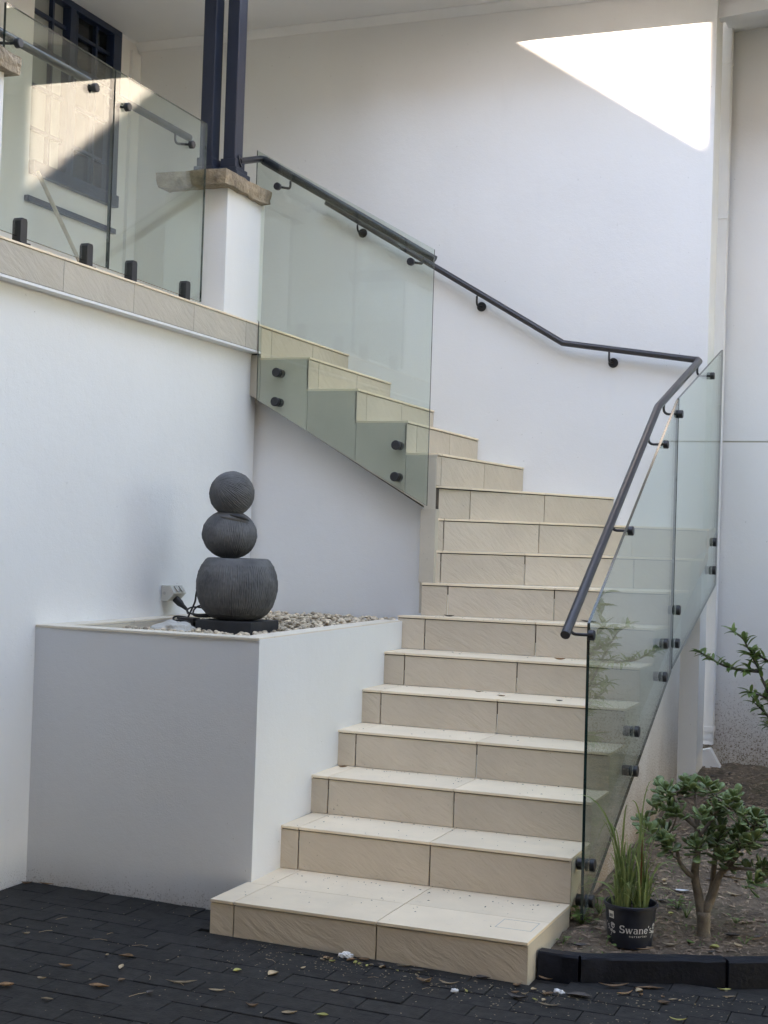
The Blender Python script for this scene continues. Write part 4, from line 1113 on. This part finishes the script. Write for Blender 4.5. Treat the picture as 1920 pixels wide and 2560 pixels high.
weed(.04, .66, 'bushy green weed at the foot of the glass panel', 22, .05, 2, .05)
weed(.08, .80, 'green weed between the pot and the stair wall', 18, .05, 3, .06)
weed(.186, .44, 'two leafed weed in front of the nursery pot', 3, .04, 4, .025)
weed(.415, .89, 'upright weed left of the jade plant trunk', 8, .035, 5, .05)
weed(.61, .91, 'round leafed weed right of the jade plant trunk', 6, .035, 6, .03)
weed(.36, 1.0, 'low weed behind the nursery pot', 12, .04, 7, .05)
weed(.68, .66, 'small weed near the right edging block', 6, .03, 8, .03)
weed(.15, 1.05, 'tall weed tuft in the shade of the stair wall', 14, .05, 9, .06)
# ground cover: moss and seedlings
mb = MB(); rg = random.Random(77)
for k in range(900):
    x, y = rg.uniform(.02, 1.0), rg.uniform(.3, 2.6)
    if noise.noise(Vector((x*3.2, y*3.2, 0))) < .02: continue
    if y < .22+max(0, x-.15)*.44: continue
    z = soil_z(x, y)
    for j in range(3):
        a_ = rg.uniform(0, 6.3); s = rg.uniform(.004, .011); d = Vector((math.cos(a_), math.sin(a_), rg.uniform(.2, 1.2)))*s; sd = Vector((-math.sin(a_), math.cos(a_), 0))*s*.35
        p = Vector((x, y, z)); mb.add([p, p+d*.5+sd, p+d, p+d*.5-sd], [(0, 1, 2, 3)])
tag(mb.build('ground_cover', M['weed']), 'tiny green seedlings and moss over the garden soil', 'ground cover', kind='stuff')
# soil crumbs and bark bits
mb = MB(); rg = random.Random(78)
for k in range(6500):
    x, y = rg.uniform(.01, 1.0), rg.uniform(.2, 3.9)
    if y < .2+max(0, x-.15)*.44: continue
    z = soil_z(x, y); s = rg.uniform(.002, .010); a_ = rg.uniform(0, 6.3)
    d = Vector((math.cos(a_), math.sin(a_), rg.uniform(-.3, .3)))*s*rg.uniform(1, 2.5); sd = Vector((-math.sin(a_), math.cos(a_), rg.uniform(-.2, .2)))*s*.5; p = Vector((x, y, z+.001)); u = Vector((0, 0, s*.5))
    mb.add([p-d-sd, p+d-sd, p+d+sd, p-d+sd, p-d*.5+u, p+d*.6+u], [(0, 1, 5, 4), (1, 2, 5), (2, 3, 4, 5), (3, 0, 4)])
crumb = mat('bark_crumb', (.26, .19, .135), .9, .6, 25, 60, .3, rnd=0)
tag(mb.build('soil_crumbs', crumb), 'bark and soil crumbs scattered over the garden bed', 'mulch', kind='stuff')

# ------------------------------------------------------------------ leaf litter
def litter(x, y, z, ln, wd, ang, curl, m, label, group=None, cat='leaf', fold=.15, name='fallen_leaf', seed=0):
    r = random.Random(seed*7+1); N = 8; vv = []; ff = []
    ca, sa = math.cos(ang), math.sin(ang); tw_ = r.uniform(-.6, .6)
    bend = r.uniform(-.25, .25)
    for i in range(N+1):
        t_ = i/N-.5; u = t_*ln; wv = wd*.5*(math.cos(PI*t_)**.8 if i not in (0, N) else .02)
        zz = curl*ln*(t_*t_*4)*.25
        for sgn, zz2 in ((-1, fold*wv*2), (-.5, fold*wv*.6), (0, 0), (.5, fold*wv*.6), (1, fold*wv*2)):
            vx = u; vy = sgn*wv + bend*ln*t_*t_*4*.25
            h_ = zz + abs(zz2)*(1+tw_*t_*sgn*2) + .0015*noise.noise(Vector((u*60, vy*60, seed)))
            vv.append((x+ca*vx-sa*vy, y+sa*vx+ca*vy, z+.0025+max(0, h_)))
    for i in range(N):
        for j in range(4):
            k = i*5+j; ff.append((k, k+1, k+6, k+5))
    vv2 = [(a_, b_, c_-.0007) for a_, b_, c_ in vv]
    k = len(vv); ff2 = [tuple(q+k for q in f[::-1]) for f in ff]
    o = obj(name, vv+vv2, ff+ff2, m, smooth=True)
    return tag(o, label, cat, group)
GRP = 'dry leaves scattered on the black paving'
LV = [(-2.32, .243, .05, .022, .8, 'litter_brown', 'orange brown dry leaf in the corner by the left wall'), (-2.25, .285, .07, .012, .2, 'litter_brown', 'thin curled brown leaf at the foot of the planter'),
 (-1.873, -.387, .032, .016, .4, 'litter_tan', 'small tan curled leaf at far left of the paving'), (-1.395, -.442, .060, .024, .25, 'litter_brown', 'reddish brown flat leaf in the middle of the left paving'),
 (-1.34, -.564, .055, .018, 1.9, 'litter_tan', 'pointed tan leaf standing on end below the reddish leaf'), (-1.516, -.651, .055, .018, .2, 'litter_brown', None), (-1.506, -.809, .032, .018, .5, 'litter_tan', None),
 (-1.261, -.688, .032, .020, 1.3, 'litter_brown', None), (-1.29, -.784, .075, .026, .2, 'litter_brown', 'crumpled brown leaf near the bottom left paving'), (-1.565, -.93, .055, .030, .5, 'litter_brown', None),
 (-1.108, -.754, .035, .022, 1.6, 'litter_dark', None), (-1.069, -.609, .110, .014, .42, 'litter_tan', 'long straight tan strip of bark on the paving'), (-.921, -.625, .058, .015, .42, 'litter_tan', 'narrow pale pointed leaf right of the bark strip'),
 (-.964, -.391, .036, .022, 1.0, 'litter_yellow', None), (-.836, -.361, .052, .034, 1.2, 'litter_tan', 'pale crumpled leaf in front of the bottom step'), (-.746, -.708, .048, .020, .1, 'litter_brown', None),
 (-.606, -.709, .055, .018, .7, 'litter_tan', None), (-.502, -.677, .040, .022, .3, 'litter_yellow', None), (-.747, -.09, .030, .018, .5, 'litter_brown', None),
 (-.772, -.246, .026, .012, 1.2, 'litter_tan', None), (-.568, -.428, .030, .010, .6, 'litter_tan', None), (-1.366, -.978, .045, .015, .2, 'litter_tan', None), (-1.46, -.47, .024, .014, 1.7, 'litter_tan', None),
 (-.332, -.164, .060, .020, .5, 'litter_brown', 'orange brown leaf before the right half of the bottom step'), (-.245, -.15, .075, .012, .2, 'litter_tan', None), (-.157, -.023, .055, .022, .1, 'litter_dark', 'dark green grey leaf against the bottom step'),
 (.018, -.182, .085, .022, -.1, 'litter_dark', 'long dark leaf at the foot of the right step corner'), (-.022, -.043, .042, .020, 1.0, 'litter_brown', None), (.206, -.06, .095, .036, .1, 'litter_dark', 'broad curled grey leaf in front of the long edging block'),
 (.139, -.208, .08, .011, .1, 'litter_tan', 'thin pale strip of leaf near the picture bottom'), (.291, .105, .11, .018, .42, 'litter_brown', 'long brown leaf along the foot of the edging block'), (.413, .150, .11, .018, .4, 'litter_brown', None),
 (.386, .10, .034, .026, .9, 'litter_tan', None), (.491, .004, .045, .022, .4, 'litter_brown', None), (.349, .042, .07, .014, .9, 'litter_brown', None), (.66, .255, .05, .016, .2, 'litter_yellow', None),
 (.688, .182, .05, .010, .5, 'litter_tan', None), (.57, -.155, .06, .012, .3, 'litter_yellow', None), (.049, .075, .06, .016, -.2, 'litter_brown', None), (-.459, -.032, .06, .010, .35, 'litter_tan', None), (-.531, -.07, .05, .014, -.4, 'litter_dark', None),
 (.10, -.09, .05, .016, .8, 'litter_brown', None), (-.62, -.045, .055, .022, .2, 'litter_brown', None), (-.66, -.065, .045, .018, 1.1, 'litter_brown', None), (-.39, -.06, .075, .012, .1, 'litter_dark', None)]
for k, (x, y, ln, wd, an, m, lb) in enumerate(LV):
    litter(x, y, gz(x, y)+.0015, ln, wd, an, random.Random(k).uniform(.1, .9), M[m], lb or 'small dry leaf lying loose on the black paving', GRP, seed=k, fold=.3)
SL = [(-1.255, 1.20, .503, .045, .014, .2, 'litter_brown', 'brown leaf at the left end of the third step'), (-.789, 1.801, .837, .035, .010, .3, 'litter_tan', 'narrow leaf on the fifth step'), (-.633, 1.681, .837, .04, .012, .1, 'litter_brown', 'brown leaf at the tile joint of the fifth step'),
      (-.439, 2.03, 1.004, .06, .018, .1, 'litter_brown', 'curled brown leaf in the middle of the sixth step'), (-1.10, 2.22, 1.181, .06, .016, .1, 'litter_dark', 'dark curled leaf against the eighth riser'), (-.375, 2.36, 1.181, .09, .022, .0, 'litter_dark', 'dark leaf lying behind the glass on the seventh step'), (-.34, 1.66, .837, .035, .012, .2, 'litter_dark', 'small dark leaf by the glass on the fifth step')]
for k, (x, y, z, ln, wd, an, m, lb) in enumerate(SL): litter(x, y, z+.001, ln, wd, an, .5, M[m], lb, seed=k+90, fold=.4)
BL = [(.33, 1.25, .07, .028, .2, 'tissue', 'pale dried leaf behind the nursery pot'), (.352, .90, .03, .024, 1.2, 'litter_yellow', 'yellow leaf between the pot and the jade plant'), (.578, .56, .04, .03, .4, 'litter_yellow', 'yellow curled leaf under the jade trunk'), (.48, .60, .05, .018, 2.4, 'weed', 'green fallen leaf left of the jade trunk'),
      (.66, .60, .06, .02, 2.3, 'litter_tan', 'tan leaf right of the jade trunk'), (.42, .52, .07, .016, .3, 'litter_tan', 'tan leaf behind the long edging block'), (.56, 1.25, .08, .014, -.3, 'litter_tan', 'tan leaf behind the jade plant'), (.62, .72, .06, .03, .2, 'litter_dark', 'dark dead leaf beside the jade trunk'), (.24, 1.35, .05, .02, 1.2, 'litter_tan', 'pinkish leaf lying further back in the bed'), (.10, .36, .06, .02, .3, 'litter_dark', 'dark leaf behind the short edging block'), (.34, .42, .08, .018, .5, 'litter_brown', 'brown leaf at the foot of the nursery pot')]
for k, (x, y, ln, wd, an, m, lb) in enumerate(BL): litter(x, y, soil_z(x, y)+.004, ln, wd, an, .5, M[m], lb, seed=k+130, fold=.3)
rg = random.Random(55)
for k in range(70):
    x, y = rg.uniform(.05, .72), rg.uniform(.42, 3.7)
    litter(x, y, soil_z(x, y)+.003, rg.uniform(.03, .08), rg.uniform(.012, .02), rg.uniform(0, 3), .5, M[rg.choice(('litter_brown', 'litter_tan', 'litter_dark'))], 'small dry leaf lying on the garden soil', 'dry leaves on the garden soil', seed=k+200)
# grit blown onto the treads
mb = MB(); rg = random.Random(41)
for k in range(260):
    i = rg.choice((1, 1, 1, 2, 2, 3, 3, 4, 5, 6, 7)); y0 = RL[i][0][1]; y1 = RL[i+1][0][1]
    x = rg.uniform(-1.24, -.02); y = y0 + (y1-y0)*(rg.uniform(.03, .95) if rg.random() < .5 else rg.uniform(.80, .96)); z = Z[i]+.0006
    s = rg.uniform(.0012, .0032)*(1.6 if rg.random() < .08 else 1); a_ = rg.uniform(0, 6.3); d = Vector((math.cos(a_), math.sin(a_), 0))*s*rg.uniform(1, 2.5); sd = Vector((-math.sin(a_), math.cos(a_), 0))*s*.6; p = Vector((x, y, z))
    mb.add([p-d-sd, p+d-sd*.6, p+d*.8+sd, p-d*.7+sd*.8, p+Vector((0, 0, s*.7))], [(0, 1, 4), (1, 2, 4), (2, 3, 4), (3, 0, 4)])
tag(mb.build('tread_grit', M['litter_dark']), 'dark grit and leaf crumbs scattered on the stair treads', 'debris', kind='stuff')
for k in range(30):
    cx_, cy_ = rg.choice(((-.66, -.09), (-.5, -.08), (-.2, -.16), (.12, -.06), (.36, .06), (.46, .09), (.05, -.12)))
    x, y = cx_+rg.gauss(0, .05), cy_-abs(rg.gauss(0, .03))
    if -1.3 < x < .01 and y > -.02: y = -.03
    litter(x, y, gz(x, y)+.0015, rg.uniform(.012, .035), rg.uniform(.006, .016), rg.uniform(0, 3), rg.uniform(.2, .9), M[rg.choice(('litter_brown', 'litter_tan', 'litter_tan', 'litter_yellow'))], 'tiny curled leaf fragment in the litter along the bottom step', 'leaf fragments swept against the step', seed=k+400, fold=.4)
# crumpled tissue scraps
def tissue(x, y, s, label, seed):
    bm = bmesh.new(); bmesh.ops.create_icosphere(bm, subdivisions=3, radius=1)
    vv = []
    for v in bm.verts:
        k = 1+.7*noise.noise(v.co*1.8+Vector((seed, 0, 0)))+.35*noise.noise(v.co*5+Vector((0, seed, 0)))
        vv.append(Vector((x, y, gz(x, y)+s*.35)) + Vector((v.co.x*s*k, v.co.y*s*.7*k, v.co.z*s*.45*k)))
    bm.verts.index_update(); o = obj('paper_scrap', vv, [[q.index for q in f.verts] for f in bm.faces], M['tissue']); bm.free()
    tag(o, label, 'paper scrap')
tissue(-.693, -.036, .024, 'crumpled white paper scrap at the foot of the bottom step', 4)
tissue(.130, -.045, .017, 'torn white paper scrap in front of the edging blocks', 9)
tissue(-.20, -.215, .014, 'small grey paper scrap on the right paving', 14)
# seed husks and specks
mb = MB(); rg = random.Random(99)
for k in range(900):
    if rg.random() < .62:
        u = rg.random(); x = -1.1+u*1.9; y = -.05+max(0, x-.1)*.4 - abs(rg.gauss(0, .16))
    else: x, y = rg.uniform(-2.3, 1.0), rg.uniform(-1.4, .25)
    if -1.3 < x < .01 and y > -.006: continue
    if x > 0 and y > .10+max(0, x-.15)*.44: continue
    if x < -1.29 and y > .29: continue
    s = rg.uniform(.0007, .0024)*(1.5 if rg.random() < .1 else 1); a_ = rg.uniform(0, 6.3); p = Vector((x, y, gz(x, y)+.0035))
    d = Vector((math.cos(a_), math.sin(a_), 0))*s*rg.uniform(1, 2.4); sd = Vector((-math.sin(a_), math.cos(a_), 0))*s
    mb.add([p-d-sd, p+d-sd*.6, p+d*.8+sd, p-d*.7+sd*.8, p+Vector((0, 0, s*.7))], [(0, 1, 4), (1, 2, 4), (2, 3, 4), (3, 0, 4)])
tag(mb.build('seed_husks', M['speck']), 'pale seed husks and specks scattered on the paving', 'debris', kind='stuff')
mb = MB()
for k in range(26):
    x, y = rg.uniform(-2.1, .9), rg.uniform(-1.2, .0)
    if x > -.05 and y > -.02: continue
    a_ = rg.uniform(0, 3.1); ln = rg.uniform(.02, .07); p = Vector((x, y, gz(x, y)+.004)); d = Vector((math.cos(a_), math.sin(a_), 0))
    mb.tube([p, p+d*ln*.5+Vector((.004, .003, .003)), p+d*ln], .0008, 4)
tag(mb.build('stray_twigs', M['litter_tan']), 'thin stray twigs scattered on the paving', 'twigs', kind='stuff')

# ------------------------------------------------------------------ unseen surroundings and light blockers behind and beside the viewpoint
cpt = thing('unseen_carport', 'unseen flat roof over the viewpoint, sized to shade the lower steps', 'unseen_carport', (2, -5, 0))
CY, CZ = -1.5, 3.50  # unseen roof, its extent shaped to keep light off the lower front
box('roof', -2.25, .9, -6.9, CY, CZ, CZ+.12, M['blocker_roof'], cpt)
box('fascia', -2.25, .9, CY, CY+.03, CZ-.10, CZ+.16, M['trim'], cpt)
for (px_, py_) in ((.85, -6.8), (-2.15, -6.8)):
    box('post', px_-.05, px_+.05, py_-.05, py_+.05, -.1, CZ, M['navy'], cpt)
tE = math.tan(SUN_EL); HY = -7.0
def shade_z(zw): return zw + (3.55-HY)*tE/math.cos(SUN_AZ)
DX = -(3.55-HY)*math.tan(SUN_AZ)
za, zb_ = shade_z(4.731), shade_z(3.975)          # roof line whose shadow crosses the rear wall
slope = (za-zb_)/(-.013+1.165)
nb = thing('shade_blocks', 'unseen brick house across the driveway behind the viewpoint', 'blocker', (-3, HY-4, 0))
xw = -.055; BH = max(11.0, za+.5); xl = -1.30  # unseen blocks added to stop sun and low sky, leaving one gap
pts = [(xl+DX, HY, -.1), (xw+DX, HY, -.1), (xw+DX, HY, zb_+slope*.04), (xl+DX, HY, za+slope*.135)]
MB().prism(pts, (0, -8, 0)).build('sun_gap_wall', M['blocker_brick'], nb)
box('left_blocker', -5.6, xl+DX, HY-.6, HY, -.1, BH, M['blocker_brick'], nb)
box('right_blocker', xw+DX, 13, HY-8, HY, -.1, BH, M['blocker_brick'], nb)
for (x, z) in ((-4.5, 1.0), (0, 1.0), (4.0, 1.0), (-4.5, 4.0), (0, 4.0), (4.0, 4.0)):
    f = box('window', x, x+1.3, HY-.05, HY+.06, z, z+1.3, M['trim'], nb); MB().box(x+.08, x+1.22, HY+.06, HY+.07, z+.08, z+1.22).build('window_pane', M['pane_dark'], f)

def tree(x, y, h, cr, label, seed, n=1700, base=.32):
    r = random.Random(seed); t = thing('tree', label, 'tree', (x, y, 0), 'trees round the driveway')
    mb = MB(); mb.tube([(x, y, -.1), (x+.1, y, h*.3), (x-.05, y+.1, h*.6), (x, y, h*.9)], [h*.025, h*.02, h*.013, .02], 8)
    cl_ = []
    for k in range(16):
        a_ = r.uniform(0, 6.3); zz = r.uniform(base, .98); rad = cr*r.uniform(.25, 1)*math.sin(PI*min(1, (zz-base)/(1-base)*.8+.15))
        c = Vector((x+math.cos(a_)*rad, y+math.sin(a_)*rad, h*zz)); cl_.append((c, cr*r.uniform(.25, .45)))
        s0 = Vector((x, y, h*max(.2, zz-.22))); mb.tube([s0, s0.lerp(c, .6)+Vector((0, 0, .1)), c], [h*.008, h*.005, .01], 5)
    mb.build('trunk', M['trunk'], t)
    lm = MB()
    for k in range(n):
        c, rad = r.choice(cl_); v = Vector((r.gauss(0, 1), r.gauss(0, 1), r.gauss(0, .7))); p = c+v.normalized()*rad*r.random()**.4
        s = r.uniform(.09, .2); d = Vector((r.uniform(-1, 1), r.uniform(-1, 1), r.uniform(-.8, .4))).normalized()*s; sd = d.orthogonal().normalized(); sd.rotate(Matrix.Rotation(r.uniform(0, 6), 3, d.normalized())); sd *= s*.45
        lm.add([p-d, p+sd, p+d, p-sd], [(0, 1, 2, 3)])
    tag(lm.build('crown', M['crown'], t), kind='stuff')
tree(-6.9, -5.6, 7.4, 1.9, 'broad leafy tree left of the house behind the viewpoint', 1)
tree(-11.5, -5.0, 7.5, 2.4, 'leafy tree furthest left behind the viewpoint', 2)
tree(-8.8, -7.0, 9.0, 2.2, 'tallest leafy tree behind the left of the driveway', 3)
for k, (x, y, h, cr, lb) in enumerate(((5.4, 7.2, 8.2, 2.2, 'unseen tall dense shade tree beyond the right wall'), (5.3, 4.2, 8.8, 2.2, 'unseen tallest dense shade tree at the right of the garden bed'), (5.6, 1.0, 8.4, 2.2, 'unseen dense shade tree at the right of the driveway'),  # unseen row made tall and dense to cut light from the right
        (5.3, -2.0, 8.6, 2.2, 'unseen dense shade tree at the right beside the viewpoint'), (5.8, -5.0, 8.0, 2.2, 'unseen dense shade tree behind the viewpoint on the right'))):
    tree(x, y, h, cr, lb, 20+k, 5200, .06)
